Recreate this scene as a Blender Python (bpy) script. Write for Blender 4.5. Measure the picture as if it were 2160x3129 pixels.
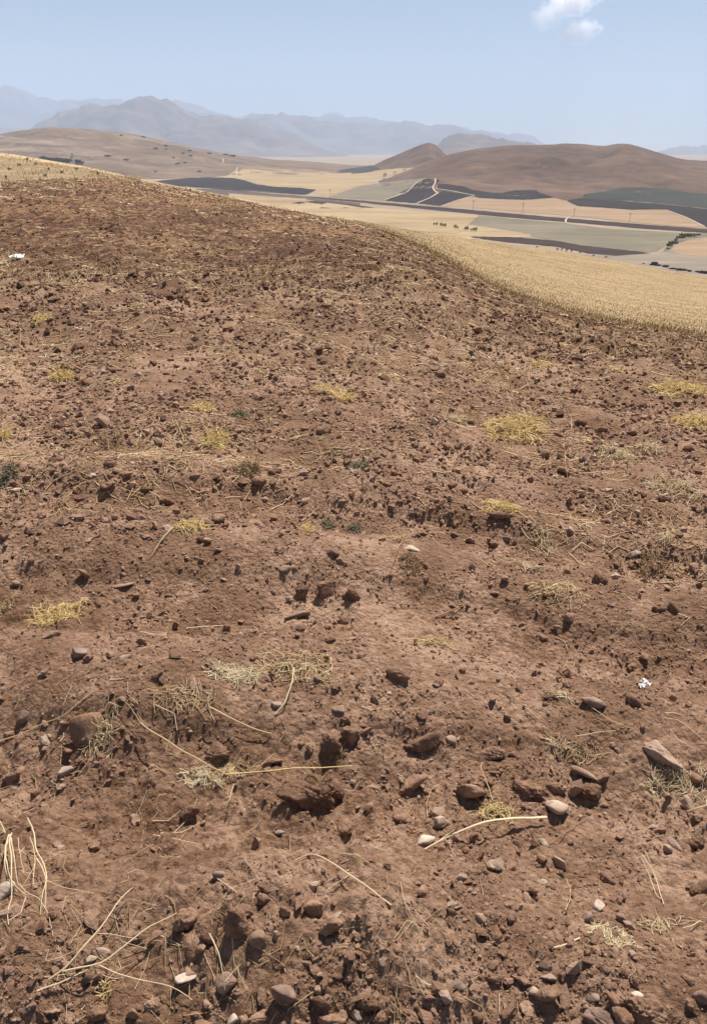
import bpy, math, random
import numpy as np

# ------------------------------------------------------------------ camera, sky, sun, exposure
for o in list(bpy.data.objects):
    bpy.data.objects.remove(o)
SC = bpy.context.scene
COL = SC.collection
EYE = 1.6
VFOV = math.radians(62.0)
SW, SH = 2160.0, 3129.0
F = (SH / 2) / math.tan(VFOV / 2)
PITCH = math.atan((SH / 2 - 460.0) / F)
CP, SP = math.cos(PITCH), math.sin(PITCH)
cam_d = bpy.data.cameras.new("camera")
cam_d.sensor_fit = 'VERTICAL'
cam_d.angle = VFOV
cam_d.clip_start = 0.05
cam_d.clip_end = 60000
cam = bpy.data.objects.new("camera", cam_d)
COL.objects.link(cam)
cam.location = (0, 0, EYE)
cam.rotation_euler = (math.pi / 2 - PITCH, 0, 0)
SC.camera = cam

SUN_EL, SUN_AZ = math.radians(61), math.radians(26)      # azimuth measured from +Y towards +X
W = bpy.data.worlds.new("World")
SC.world = W
W.use_nodes = True
nt = W.node_tree
bg = nt.nodes["Background"]
sky = nt.nodes.new("ShaderNodeTexSky")
sky.sky_type = 'NISHITA'
sky.sun_disc = False
sky.sun_elevation = SUN_EL
sky.sun_rotation = SUN_AZ
sky.altitude = 1400
sky.air_density = 1.0
sky.dust_density = 0.4
sky.ozone_density = 1.0
nt.links.new(sky.outputs[0], bg.inputs[0])
bg.inputs[1].default_value = 0.05
sun_d = bpy.data.lights.new("sun", 'SUN')
sun_d.energy = 5.0
sun_d.angle = math.radians(0.5)
sun_d.color = (1.0, 0.945, 0.87)
sun = bpy.data.objects.new("sun", sun_d)
COL.objects.link(sun)
sun.rotation_euler = (math.radians(90) - SUN_EL, 0, math.pi - SUN_AZ)
SC.view_settings.view_transform = 'Standard'
SC.view_settings.look = 'None'
SC.view_settings.exposure = 0.81
SC.view_settings.gamma = 1.0
SC.view_settings.use_curve_mapping = False
SC.render.engine = 'CYCLES'
SC.cycles.volume_bounces = 10
SC.cycles.max_bounces = 12
SC.cycles.diffuse_bounces = 3
SC.cycles.use_denoising = True

rng = np.random.default_rng(11)
random.seed(5)

# ------------------------------------------------------------------ helpers
def st(u, v):
    """photo pixel -> (X/Y, (Z-eye)/Y) of its ray"""
    xn = (np.asarray(u, float) - SW / 2) / F
    yn = (SH / 2 - np.asarray(v, float)) / F
    den = CP + yn * SP
    return xn / den, (-SP + yn * CP) / den

def tag(o, label, cat, group=None, kind=None):
    o["label"] = label
    o["category"] = cat
    if group: o["group"] = group
    if kind: o["kind"] = kind
    return o

def mesh_np(name, verts, faces, smooth=True):
    verts = np.asarray(verts, np.float32); faces = np.asarray(faces, np.int32)
    k = faces.shape[1]
    me = bpy.data.meshes.new(name)
    me.vertices.add(len(verts)); me.vertices.foreach_set("co", verts.ravel())
    me.loops.add(faces.size); me.loops.foreach_set("vertex_index", faces.ravel())
    me.polygons.add(len(faces))
    me.polygons.foreach_set("loop_start", np.arange(0, faces.size, k, dtype=np.int32))
    me.polygons.foreach_set("use_smooth", np.full(len(faces), smooth, bool))
    me.update(calc_edges=True)
    return me

def add(name, me, mat=None, parent=None, loc=None, rotz=None):
    if mat is not None and not me.materials: me.materials.append(mat)
    o = bpy.data.objects.new(name, me); COL.objects.link(o)
    if parent is not None: o.parent = parent
    if loc is not None: o.location = loc
    if rotz is not None: o.rotation_euler = (0, 0, rotz)
    return o

def empty(name, loc):
    o = bpy.data.objects.new(name, None); COL.objects.link(o)
    o.empty_display_size = 0.1; o.location = loc
    return o

def grid_faces(nr, nc):
    i = np.arange((nr - 1) * (nc - 1)); r = i // (nc - 1); c = i % (nc - 1)
    a = r * nc + c
    return np.stack([a, a + 1, a + nc + 1, a + nc], 1)

def sstep(a, b, x):
    k = np.clip((x - a) / (b - a), 0, 1)
    return k * k * (3 - 2 * k)

def pn(x, y, seed=0):
    """2-D gradient noise, about -0.7..0.7"""
    x = np.asarray(x, float); y = np.asarray(y, float)
    xi = np.floor(x).astype(np.int64); yi = np.floor(y).astype(np.int64)
    fx = x - xi; fy = y - yi
    def g(ix, iy, dx, dy):
        h = (ix * 374761393 + iy * 668265263 + seed * 974634777) & 0xffffffff
        h = ((h ^ (h >> 13)) * 1274126177) & 0xffffffff
        h = h ^ (h >> 16)
        a = h * (2 * math.pi / 4294967296.0)
        return np.cos(a) * dx + np.sin(a) * dy
    ux = fx * fx * fx * (fx * (fx * 6 - 15) + 10); uy = fy * fy * fy * (fy * (fy * 6 - 15) + 10)
    a = g(xi, yi, fx, fy); b = g(xi + 1, yi, fx - 1, fy)
    c = g(xi, yi + 1, fx, fy - 1); d = g(xi + 1, yi + 1, fx - 1, fy - 1)
    return (a + (b - a) * ux) * (1 - uy) + (c + (d - c) * ux) * uy

def pn3(p, seed=0):
    """3-D noise as the mean of three oblique 2-D slices"""
    x, y, z = p[:, 0], p[:, 1], p[:, 2]
    return (pn(x + .37 * z, y + .61 * z, seed) + pn(y + .29 * x, z + .53 * x, seed + 7) + pn(z + .41 * y, x + .67 * y, seed + 13)) * 0.75

# ------------------------------------------------------------------ materials
MATS = {}
def ramp(nt, pts):
    r = nt.nodes.new("ShaderNodeValToRGB")
    e = r.color_ramp.elements
    while len(e) < len(pts): e.new(0.5)
    for k, (p, c) in enumerate(pts):
        e[k].position = p; e[k].color = (*c, 1)
    return r

def node_mat(name):
    m = bpy.data.materials.new(name); m.use_nodes = True
    MATS[name] = m
    nt = m.node_tree
    b = nt.nodes["Principled BSDF"]
    b.inputs["Roughness"].default_value = 0.95
    b.inputs["Specular IOR Level"].default_value = 0.15
    return m, nt, b

def noise(nt, vec, scale, detail=4, rough=0.55):
    n = nt.nodes.new("ShaderNodeTexNoise")
    n.inputs["Scale"].default_value = scale; n.inputs["Detail"].default_value = detail
    n.inputs["Roughness"].default_value = rough
    if vec is not None: nt.links.new(vec, n.inputs["Vector"])
    return n.outputs["Fac"]

def mixc(nt, fac, a, b, mode='MIX'):
    m = nt.nodes.new("ShaderNodeMix"); m.data_type = 'RGBA'; m.blend_type = mode
    for sock, val in ((m.inputs[0], fac), (m.inputs[6], a), (m.inputs[7], b)):
        if hasattr(val, "is_linked"): nt.links.new(val, sock)
        elif isinstance(val, tuple): sock.default_value = (*val, 1)
        else: sock.default_value = val
    return m.outputs[2]

def mth(nt, op, a, b=0.0, clamp=False):
    m = nt.nodes.new("ShaderNodeMath"); m.operation = op; m.use_clamp = clamp
    for k, val in enumerate((a, b)):
        if hasattr(val, "is_linked"): nt.links.new(val, m.inputs[k])
        else: m.inputs[k].default_value = val
    return m.outputs[0]

def maprange(nt, val, a, b, c=0.0, d=1.0):
    m = nt.nodes.new("ShaderNodeMapRange"); m.interpolation_type = 'SMOOTHSTEP'
    nt.links.new(val, m.inputs[0])
    for k, x in enumerate((a, b, c, d)): m.inputs[k + 1].default_value = x
    return m.outputs[0]

def bump(nt, b, h, dist, strength=1.0):
    n = nt.nodes.new("ShaderNodeBump"); n.inputs["Distance"].default_value = dist
    n.inputs["Strength"].default_value = strength
    nt.links.new(h, n.inputs["Height"]); nt.links.new(n.outputs[0], b.inputs["Normal"])

def geo_pos(nt): return nt.nodes.new("ShaderNodeNewGeometry").outputs["Position"]

# earth of the ploughed field: red-brown, dustier and paler in patches, flecked with chopped straw where far
def mk_soil():
    m, nt, b = node_mat("soil")
    p = geo_pos(nt)
    big = noise(nt, p, 0.55, 3); mid = noise(nt, p, 4.5, 5, .6); fine = noise(nt, p, 38, 6, .65)
    s = mth(nt, 'ADD', mth(nt, 'MULTIPLY', big, .9), mth(nt, 'ADD', mth(nt, 'MULTIPLY', mid, .7), mth(nt, 'MULTIPLY', fine, .75)))
    r = ramp(nt, [(.25, (.185, .102, .060)), (.47, (.25, .144, .088)), (.60, (.31, .186, .119)), (.78, (.405, .258, .172))])
    nt.links.new(maprange(nt, s, .72, 1.62), r.inputs[0])
    col = r.outputs[0]
    # straw-strewn, mottled part up the slope: flecks too small to pick apart
    ln = nt.nodes.new("ShaderNodeVectorMath"); ln.operation = 'LENGTH'; nt.links.new(p, ln.inputs[0])
    far = maprange(nt, ln.outputs["Value"], 5, 26)
    fl = nt.nodes.new("ShaderNodeMapping"); fl.inputs["Scale"].default_value = (1.0, .55, 1.0)
    nt.links.new(p, fl.inputs[0])
    n1 = noise(nt, fl.outputs[0], 3.4, 5, .66); n2 = noise(nt, p, .16, 3)
    k = mth(nt, 'ADD', n1, mth(nt, 'MULTIPLY', mth(nt, 'SUBTRACT', n2, .5), .42))
    k = mth(nt, 'ADD', k, maprange(nt, ln.outputs["Value"], 34, 72, 0.0, .045))
    k = mth(nt, 'MULTIPLY', maprange(nt, k, .50, .58), far)
    col = mixc(nt, mth(nt, 'MULTIPLY', k, .85), col, (.62, .43, .25))
    dk = mth(nt, 'MULTIPLY', maprange(nt, n1, .47, .40), mth(nt, 'MULTIPLY', far, .6))
    col = mixc(nt, dk, col, (.10, .054, .035))
    # freshly turned, moister earth further up the slope
    fresh = maprange(nt, ln.outputs["Value"], 6, 26)
    col = mixc(nt, mth(nt, 'MULTIPLY', fresh, .95), col, mixc(nt, 1.0, col, (.38, .30, .24), 'MULTIPLY'))
    nt.links.new(col, b.inputs["Base Color"])
    h = mth(nt, 'ADD', noise(nt, p, 110, 5, .75), mth(nt, 'MULTIPLY', noise(nt, p, 30, 4, .7), 1.6))
    vo = nt.nodes.new("ShaderNodeTexVoronoi"); vo.inputs["Scale"].default_value = 55; vo.inputs["Randomness"].default_value = 1
    nt.links.new(p, vo.inputs["Vector"])
    h = mth(nt, 'SUBTRACT', h, mth(nt, 'MULTIPLY', vo.outputs["Distance"], .9))
    h2 = mth(nt, 'MULTIPLY', noise(nt, p, 9, 5, .75), mth(nt, 'MULTIPLY', maprange(nt, ln.outputs["Value"], 3, 9), 4.5))
    bump(nt, b, mth(nt, 'ADD', h, h2), .013, 1.0)
mk_soil()

def mk_earth(name, pts, scale, bd):
    """clods and stones: mottled colour, one random shift for each piece"""
    m, nt, b = node_mat(name)
    tc = nt.nodes.new("ShaderNodeTexCoord"); oi = nt.nodes.new("ShaderNodeObjectInfo")
    p = geo_pos(nt)
    n = mth(nt, 'ADD', mth(nt, 'MULTIPLY', noise(nt, p, scale, 5, .65), .9), mth(nt, 'MULTIPLY', oi.outputs["Random"], .16))
    r = ramp(nt, pts); nt.links.new(maprange(nt, n, .28, .82), r.inputs[0])
    nt.links.new(r.outputs[0], b.inputs["Base Color"])
    bump(nt, b, noise(nt, p, scale * 3, 5, .7), bd, .9)
mk_earth("clod_earth", [(.0, (.2, .112, .069)), (.5, (.3, .176, .112)), (1, (.42, .268, .18))], 34, .010)
mk_earth("dark_earth", [(.0, (.145, .08, .05)), (.5, (.22, .125, .079)), (1, (.33, .2, .13))], 34, .012)
mk_earth("stone_pale", [(.0, (.22, .143, .1)), (.5, (.36, .255, .185)), (1, (.5, .385, .295))], 26, .003)
mk_earth("stone_tan", [(.0, (.17, .105, .071)), (.5, (.27, .176, .124)), (1, (.38, .268, .2))], 26, .003)
mk_earth("stone_grey", [(.0, (.16, .105, .08)), (.5, (.26, .185, .148)), (1, (.37, .28, .23))], 26, .003)
mk_earth("stone_brown", [(.0, (.11, .066, .048)), (.5, (.19, .12, .088)), (1, (.29, .2, .15))], 26, .004)
mk_earth("stone_white", [(.0, (.30, .215, .155)), (.5, (.45, .35, .27)), (1, (.6, .5, .4))], 30, .002)
mk_earth("paper_white", [(.0, (.70, .68, .64)), (.5, (.78, .76, .73)), (1, (.82, .81, .79))], 20, .001)

def mk_island(name, pts, rough=.9, trans=0.0, scale=0):
    m, nt, b = node_mat(name)
    g = nt.nodes.new("ShaderNodeNewGeometry")
    r = ramp(nt, pts); nt.links.new(g.outputs["Random Per Island"], r.inputs[0])
    col = r.outputs[0]
    if scale:
        n = noise(nt, g.outputs["Position"], scale, 4, .6)
        col = mixc(nt, maprange(nt, n, .3, .7, 0, .4), col, (.12, .068, .043))
        bump(nt, b, noise(nt, g.outputs["Position"], scale * 3, 5, .75), .008, 1.0)
    nt.links.new(col, b.inputs["Base Color"])
    b.inputs["Roughness"].default_value = rough
    if trans:
        t = nt.nodes.new("ShaderNodeBsdfTranslucent"); nt.links.new(col, t.inputs[0])
        mx = nt.nodes.new("ShaderNodeMixShader"); mx.inputs[0].default_value = trans
        out = nt.nodes["Material Output"]
        nt.links.new(b.outputs[0], mx.inputs[1]); nt.links.new(t.outputs[0], mx.inputs[2])
        nt.links.new(mx.outputs[0], out.inputs[0])
    return m
mk_island("crumbs", scale=60, pts=[(.0, (.25, .142, .088)), (.5, (.35, .208, .135)), (.82, (.42, .26, .175)), (.95, (.48, .32, .225)), (1, (.56, .42, .315))])
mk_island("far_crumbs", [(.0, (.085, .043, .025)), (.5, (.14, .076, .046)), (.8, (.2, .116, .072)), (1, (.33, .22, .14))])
mk_island("straw", [(.0, (.50, .345, .18)), (.4, (.66, .49, .275)), (.8, (.76, .60, .37)), (1, (.84, .73, .52))], .7, .35)
mk_island("straw_yellow", [(.0, (.62, .46, .19)), (.5, (.80, .62, .29)), (1, (.88, .74, .43))], .7, .35)
mk_island("straw_pale", [(.0, (.56, .43, .25)), (.5, (.74, .60, .38)), (1, (.85, .75, .55))], .65, .35)
mk_island("straw_brown", [(.0, (.17, .10, .055)), (.5, (.28, .18, .095)), (1, (.42, .29, .16))], .8, .1)
mk_island("weed_green", [(.0, (.13, .13, .075)), (.5, (.2, .19, .115)), (1, (.34, .29, .18))], .8, .2)
mk_island("wheat", [(.0, (.28, .19, .09)), (.5, (.365, .257, .13)), (1, (.46, .34, .19))], .7, .5)
mk_island("rim_grass", [(.0, (.60, .46, .27)), (.5, (.72, .57, .36)), (1, (.80, .68, .48))], .7, .5)
mk_island("leaf_dark", [(.0, (.020, .024, .016)), (.5, (.035, .04, .026)), (1, (.06, .06, .04))], .8, .1)
mk_island("leaf_olive", [(.0, (.07, .075, .035)), (.5, (.12, .12, .06)), (1, (.20, .18, .10))], .8, .1)
mk_island("leaf_dry", [(.0, (.22, .15, .08)), (.5, (.34, .25, .14)), (1, (.46, .36, .22))], .8, .1)

def mk_land(name, c0, c1, c2, scale, stretch=(1, 1, 1), speck=None, rot=0.0):
    m, nt, b = node_mat(name)
    p = geo_pos(nt)
    mp = nt.nodes.new("ShaderNodeMapping"); mp.inputs["Scale"].default_value = stretch
    mp.inputs["Rotation"].default_value = (0, 0, rot)
    nt.links.new(p, mp.inputs[0])
    n = mth(nt, 'ADD', mth(nt, 'MULTIPLY', noise(nt, mp.outputs[0], scale, 5, .6), .55), mth(nt, 'MULTIPLY', noise(nt, mp.outputs[0], scale * 6, 5, .65), .45))
    r = ramp(nt, [(.36, c0), (.5, c1), (.64, c2)]); nt.links.new(n, r.inputs[0])
    col = r.outputs[0]
    if speck:
        k = maprange(nt, noise(nt, p, speck[0], 3, .6), speck[1], speck[1] + .05)
        col = mixc(nt, mth(nt, 'MULTIPLY', k, speck[3]), col, speck[2])
    nt.links.new(col, b.inputs["Base Color"])
    return m
mk_land("plain_land", (.2, .148, .1), (.265, .2, .135), (.33, .25, .17), .004, (1, 2.2, 1))
mk_land("gold_land", (.215, .148, .078), (.29, .207, .113), (.37, .272, .157), .006, (1, 3, 1))
mk_land("orange_land", (.2, .13, .075), (.26, .173, .103), (.32, .222, .138), .007, (1, 5, 1))
mk_land("dark_land", (.012, .008, .007), (.019, .013, .011), (.03, .021, .018), .01, (1, 3, 1))
mk_land("brown_land", (.022, .012, .009), (.032, .018, .014), (.048, .029, .023), .01, (1, 3, 1))
mk_land("green_land", (.125, .104, .07), (.165, .138, .093), (.205, .172, .117), .006, (1, 3, 1))
mk_land("darkgreen_land", (.024, .024, .018), (.034, .033, .025), (.046, .043, .033), .006, (1, 3, 1))
mk_land("mauve_land", (.06, .043, .034), (.085, .063, .05), (.12, .09, .072), .01, (1, 4, 1))
mk_land("grey_land", (.15, .118, .09), (.2, .16, .12), (.26, .21, .155), .01, (1, 5, 1))
mk_land("track_dust", (.36, .285, .21), (.41, .33, .25), (.47, .385, .3), .02)
mk_land("road_tarmac", (.10, .085, .075), (.125, .105, .095), (.15, .13, .115), .02)
mk_land("hill_brown", (.06, .034, .021), (.1, .059, .037), (.155, .098, .064), .0035, (1, 1, 1), (.03, .60, (.12, .085, .065), .55))  # wide dark-to-light contrast puts shading of the hill folds into the colour
mk_land("hill_rocky", (.095, .06, .036), (.15, .1, .063), (.235, .165, .107), .003, (1, 2.6, 1), (.02, .57, (.1, .08, .066), .75))
mk_land("mountain_rock", (.08, .063, .053), (.13, .1, .083), (.19, .15, .12), .0012, (1, 1, 1))
mk_land("wheat_ground", (.19, .128, .062), (.265, .185, .094), (.345, .25, .135), .09, (1, 2.4, 1), (.5, .55, (.34, .235, .11), .55), rot=.5)
mk_land("grass_ground", (.17, .118, .066), (.25, .178, .1), (.33, .24, .14), .25, (1, 1.6, 1), (.8, .57, (.15, .12, .06), .6))
mk_land("hill_stubble", (.13, .09, .062), (.21, .15, .104), (.29, .215, .15), .006, (1, 3, 1))
mk_land("rim_straw", (.36, .255, .145), (.44, .32, .19), (.52, .39, .25), .3, (1, 1.6, 1))
mk_island("hill_scrub_leaf", [(.0, (.028, .026, .02)), (1, (.06, .05, .036))], .8, .1)
mk_land("verge_green", (.085, .08, .045), (.125, .112, .066), (.18, .155, .095), .03, (1, 2, 1))
mk_island("dry_weed", [(.0, (.24, .155, .08)), (.5, (.36, .25, .13)), (1, (.48, .35, .2))], .8, .4)

# ------------------------------------------------------------------ the near hill: shape of the ground
FIELD_EDGE = [  # photo u, v, distance of the edge of the ploughed field
    (0, 553, 88), (203, 545, 90), (372, 546, 92), (474, 562, 88), (609, 584, 84), (812, 630, 76), (950, 655, 70),
    (1080, 684, 62), (1148, 703, 58), (1215, 729, 54), (1283, 760, 50), (1351, 797, 47), (1418, 834, 44), (1486, 871, 42),
    (1554, 902, 40), (1655, 936, 38), (1757, 966, 36), (1892, 996, 34), (2027, 1017, 32), (2160, 1034, 31)]
RIM = [  # far rim of the dry grass and the wheat
    (0, 466, 122), (135, 489, 120), (271, 512, 114), (340, 528, 108), (406, 544, 101), (541, 571, 95), (677, 598, 89), (880, 639, 82),
    (980, 655, 86), (1080, 672, 104), (1200, 694, 128), (1340, 716, 158), (1440, 731, 180), (1551, 748, 190), (1700, 768, 196),
    (1811, 784, 200), (1900, 800, 200), (2000, 820, 200), (2158, 848, 200)]
TH = np.linspace(-math.pi, math.pi, 2881)
def table(rows, back):
    th, rr, zz = [], [], []
    for u, v, d in rows:
        s, t = st(u, v)
        th.append(math.atan(s)); rr.append(d * math.sqrt(1 + s * s)); zz.append(EYE + t * d)
    th = [-math.pi, -1.2] + th + [1.2, math.pi]
    rr = [back[0], rr[0]] + rr + [rr[-1], back[0]]
    zz = [back[1], zz[0]] + zz + [zz[-1], back[1]]
    R = np.interp(TH, th, rr); Z = np.interp(TH, th, zz)
    k = np.exp(-(np.arange(-24, 25) / 7.0) ** 2); k /= k.sum()
    sm = lambda a: np.convolve(np.concatenate([a[-25:-1], a, a[1:25]]), k, 'valid')
    return sm(R), sm(Z)
DR, DZ = table(FIELD_EDGE, (70, -1.5))
WR, WZ = table(RIM, (110, -4.0))

def hill_base(x, y):
    r = np.hypot(x, y) + 1e-6; th = np.arctan2(x, y)
    D = np.interp(th, TH, DR); zD = np.interp(th, TH, DZ); Wd = np.interp(th, TH, WR); zW = np.interp(th, TH, WZ)
    q = np.clip(r / D, 0, 1)
    z1 = zD * q ** 1.35 - 1.3 * np.exp(-((r - 30) / 15.0) ** 2) * sstep(.12, -.2, th) * sstep(8, 20, r) * (1 - q ** 6)
    tD = (zD - EYE) / D; tW = (zW - EYE) / Wd
    k = np.clip((r - D) / (Wd - D), 0, 1)
    z2 = EYE + (tD + (tW - tD) * k) * r
    m = np.minimum(1.55 * tW, -.085)
    z3 = zW + m * (r - Wd)
    return np.where(r < D, z1, np.where(r < Wd, z2, z3))

def cell(r): return np.maximum(r * 0.0022, 0.0034 * r ** 1.3)

# a few mounds and hollows turned up close to the camera: photo u, v (on the flat), height, radius
MOUNDS = [(760, 2830, .055, .17), (1180, 2720, .03, .22), (1900, 3060, .045, .16), (60, 2500, .06, .13), (420, 2960, -.035, .15),
          (1250, 2560, -.035, .2), (1900, 2780, -.03, .2), (1620, 2350, .04, .25), (930, 2410, .03, .16), (300, 2220, .045, .18),
          (1250, 2330, -.03, .15), (1100, 2260, .03, .12), (1000, 1800, -.05, .22), (1030, 1760, .05, .2), (620, 2460, -.02, .2),
          (1940, 2140, .03, .15), (1450, 2400, .03, .2), (480, 2140, .03, .25)]
_mx = []
for u, v, h, rad in MOUNDS:
    s, t = st(u, v); Y = -EYE / t
    _mx.append((s * Y, Y, h, rad))

def caps(x, y, lam, seed, fill=.7):
    """ground packed with half-sunk crumbs: height of the tallest dome at each point, in units of lam"""
    px_ = x / lam; py_ = y / lam
    xi = np.floor(px_).astype(np.int64); yi = np.floor(py_).astype(np.int64)
    out = np.zeros_like(px_)
    for dx in (-1, 0, 1):
        for dy in (-1, 0, 1):
            cx = xi + dx; cy = yi + dy
            h = (cx * 374761393 + cy * 668265263 + seed * 974634777) & 0xffffffff
            h = ((h ^ (h >> 13)) * 1274126177) & 0xffffffff
            h = h ^ (h >> 16)
            a = (h & 1023) / 1023.0; b = ((h >> 10) & 1023) / 1023.0; c = ((h >> 20) & 1023) / 1023.0
            R = .16 + .5 * c * c
            ex = 1 + .5 * (a - .5); ax = (px_ - cx - a) * ex; ay = (py_ - cy - b) / ex
            sk = ax * (b - .5) * .9 + ay * (c - .5) * .9
            q = R * R - ax * ax - ay * ay
            hh = np.sqrt(np.maximum(q, 0)) * (.8 + sk / R)
            hh[(b * 7.31 + a * 3.77) % 1.0 > fill] = 0
            out = np.maximum(out, hh)
    return out

def H(x, y, detail=True):
    x = np.asarray(x, float); y = np.asarray(y, float)
    r = np.hypot(x, y) + 1e-6
    z = hill_base(x, y)
    D = np.interp(np.arctan2(x, y), TH, DR)
    inside = sstep(D * 1.0, D * .97, r)
    w1 = pn(x * .8, y * .8, 3); w2 = pn(x * .35, y * .35, 4)
    fa = np.cos(2 * math.pi * (y - 2.5 + .10 * x + .55 * w2 + .16 * w1) / .88)
    fa = np.sign(fa) * np.abs(fa) ** .7
    z = z + inside * .072 * fa * sstep(6.0, 3.8, r)
    fb = np.cos(2 * math.pi * ((x * .91 + y * .42) / 1.05 + .5 * w2 + .22 * w1))
    z = z + inside * .062 * fb * sstep(4.0, 6.5, r) * sstep(70, 25, r) * (.6 + .8 * w2)
    for mx, my, h, rad in _mx:
        d2 = (x - mx) ** 2 + (y - my) ** 2
        z = z + h * np.exp(-d2 / (rad * rad)) * (d2 < rad * rad * 9)
    if detail:
        c = cell(r)
        rough = np.clip(.62 + .75 * pn(x * 1.1 + 9, y * 1.1, 21) - .25 * fa * sstep(6, 3.8, r) + .35 * sstep(5, 14, r), .14, 1.7)
        for lam, amp, sd, bil in ((1.9, .050, 31, 0), (.62, .026, 32, 0), (.27, .042, 33, 1), (.125, .034, 34, 1), (.058, .022, 35, 1), (.027, .012, 36, 1), (.0135, .006, 37, 1)):
            wgt = np.clip(lam / (2.2 * c) - 1, 0, 1)
            if np.max(wgt) <= 0: continue
            n = pn(x / lam + 3.1 * sd, y / lam - 1.7 * sd, sd)
            if bil:
                n = np.abs(n) * 1.7 - .42
                z = z + inside * amp * wgt * n * rough
            else:
                z = z + inside * amp * wgt * n
        xw = x + .012 * pn(x * 40, y * 40, 47); yw = y + .012 * pn(x * 40 + 7, y * 40, 48)
        for lam, amp, sd in ((.62, .55, 41), (.30, .6, 42), (.14, .55, 43), (.065, .6, 44), (.032, .65, 45), (.017, .6, 46)):
            wgt = np.clip(lam / (2.4 * c) - 1, 0, 1)
            if lam > .2: wgt = wgt * sstep(5, 16, r)
            elif lam > .1: wgt = wgt * (.25 + .75 * sstep(3, 8, r))
            if np.max(wgt) <= 0: continue
            msk = np.clip(.7 + 1.3 * pn(x / (lam * 6) + sd, y / (lam * 6), sd + 200), 0, 1) if lam < .2 else 1.0
            z = z + inside * lam * amp * wgt * msk * np.clip(rough, .25, 1.1) * caps(xw, yw, lam, sd)
        # big clods turned up further out
        far = sstep(7, 18, r) * inside
        n = np.abs(pn(x / .55, y / .55, 51)) * 1.7 - .42
        z = z + far * .05 * n
    return z

def hit(u, v, dr=(0.7, 140.0)):
    """first point of the near ground along the ray through a photo pixel"""
    s, t = st(u, v); s = float(s); t = float(t)
    Y = np.geomspace(dr[0], dr[1], 3000)
    d = EYE + t * Y - H(s * Y, Y)
    k = np.argmax(d < 0)
    if d[k] >= 0: k = len(Y) - 1
    if k > 0:
        f = d[k - 1] / (d[k - 1] - d[k]); y = Y[k - 1] + f * (Y[k] - Y[k - 1])
    else: y = Y[0]
    x = s * y
    z = float(H(np.array([x]), np.array([y]))[0])
    return x, y, z, y * (CP - t * SP) / F          # last: metres for one photo pixel there

# ------------------------------------------------------------------ ploughed field (one sheet all round the camera)
def build_field():
    rr = [0.0, .25, .5, .75]
    r = .9
    while r < 106:
        rr.append(r); r += .0029 * r ** 1.34
    th = [-math.radians(41)]
    while th[-1] < math.radians(41): th.append(th[-1] + math.radians(.14))
    step = .4
    lo, hi = [], []
    a = math.radians(41)
    while a < math.pi - .05:
        a += math.radians(step); step = min(step * 1.25, 6)
        hi.append(min(a, math.pi)); lo.append(-min(a, math.pi))
    hi[-1] = math.pi; lo[-1] = -math.pi
    th = np.array(sorted(set(lo)) + th + sorted(set(hi)))
    rr = np.array(rr)
    D = np.interp(th, TH, DR)
    # the edge: rows stop at the (slightly ragged) field edge of their own direction
    edge = D * (1 + .006 * pn(th * 60, th * 0 + .5, 8))
    R = np.minimum(rr[:, None], edge[None, :])
    keep = np.argmax(rr > edge.max()) + 1
    R = R[:keep]
    X = R * np.sin(th); Y = R * np.cos(th)
    Z = H(X, Y)
    V = np.stack([X, Y, Z], -1).reshape(-1, 3)
    fc = grid_faces(R.shape[0], R.shape[1])
    same = (R[:-1, :-1] >= edge[None, :-1] - 1e-9) & (R[:-1, 1:] >= edge[None, 1:] - 1e-9)
    fc = fc[~same.ravel()]
    o = add("ploughed_field", mesh_np("ploughed_field", V, fc), MATS["soil"])
    tag(o, "bare red-brown ploughed field with crumbly furrows falling away to the right", "field", kind="structure")
build_field()

# ------------------------------------------------------------------ dry slope beyond the ploughed edge (wheat ground and grass rim)
def build_slope(name, th0, th1, mat, label):
    th = np.linspace(th0, th1, max(24, int(abs(th1 - th0) / math.radians(.7))))
    D = np.interp(th, TH, DR); Wd = np.interp(th, TH, WR); zW = np.interp(th, TH, WZ)
    tW = (zW - EYE) / Wd; m = np.minimum(1.55 * tW, -.085)
    end = Wd + (zW + 74) / -m
    rows = []
    for k in np.linspace(0, 1, 60): rows.append(D * .985 + (Wd - D * .985) * k)
    for k in np.linspace(0, 1, 40)[1:]: rows.append(Wd + (end - Wd) * k ** 1.5)
    R = np.array(rows); X = R * np.sin(th); Y = R * np.cos(th)
    Z = hill_base(X, Y) + .05 * pn(X * .3, Y * .3, 71) * sstep(0, 6, R - D)
    Z[R < D * 1.004] -= .16
    V = np.stack([X, Y, Z], -1).reshape(-1, 3)
    o = add(name, mesh_np(name, V, grid_faces(R.shape[0], R.shape[1])), MATS[mat])
    tag(o, label, "field", kind="structure")
TH_G = math.atan(float(st(940, 655)[0]))
build_slope("wheat_field", TH_G, math.pi, "wheat_ground", "golden ripe wheat field on the slope below the ploughed edge")
build_slope("dry_grass_slope", -math.pi, TH_G, "grass_ground", "dry grass crest along the top of the ploughed hill")

def build_margin():
    th = np.linspace(math.radians(-40), TH_G + .05, 260)
    D = np.interp(th, TH, DR); Wd = np.interp(th, TH, WR)
    R = np.array([np.maximum(D * 1.004, Wd - 4.5) * (1 - k) + (Wd + 1.0) * k for k in np.linspace(0, 1, 14)])
    X = R * np.sin(th); Y = R * np.cos(th)
    Z = hill_base(X, Y) + .07 + .03 * pn(X * .9, Y * .9, 72)
    Z[-1] -= .2; Z[0] -= .12
    o = add("straw_margin", mesh_np("straw_margin", np.stack([X, Y, Z], -1).reshape(-1, 3), grid_faces(14, len(th))), MATS["rim_straw"])
    tag(o, "cream coloured margin of dry straw along the skyline of the near crest", "field margin", kind="structure")
build_margin()

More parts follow.
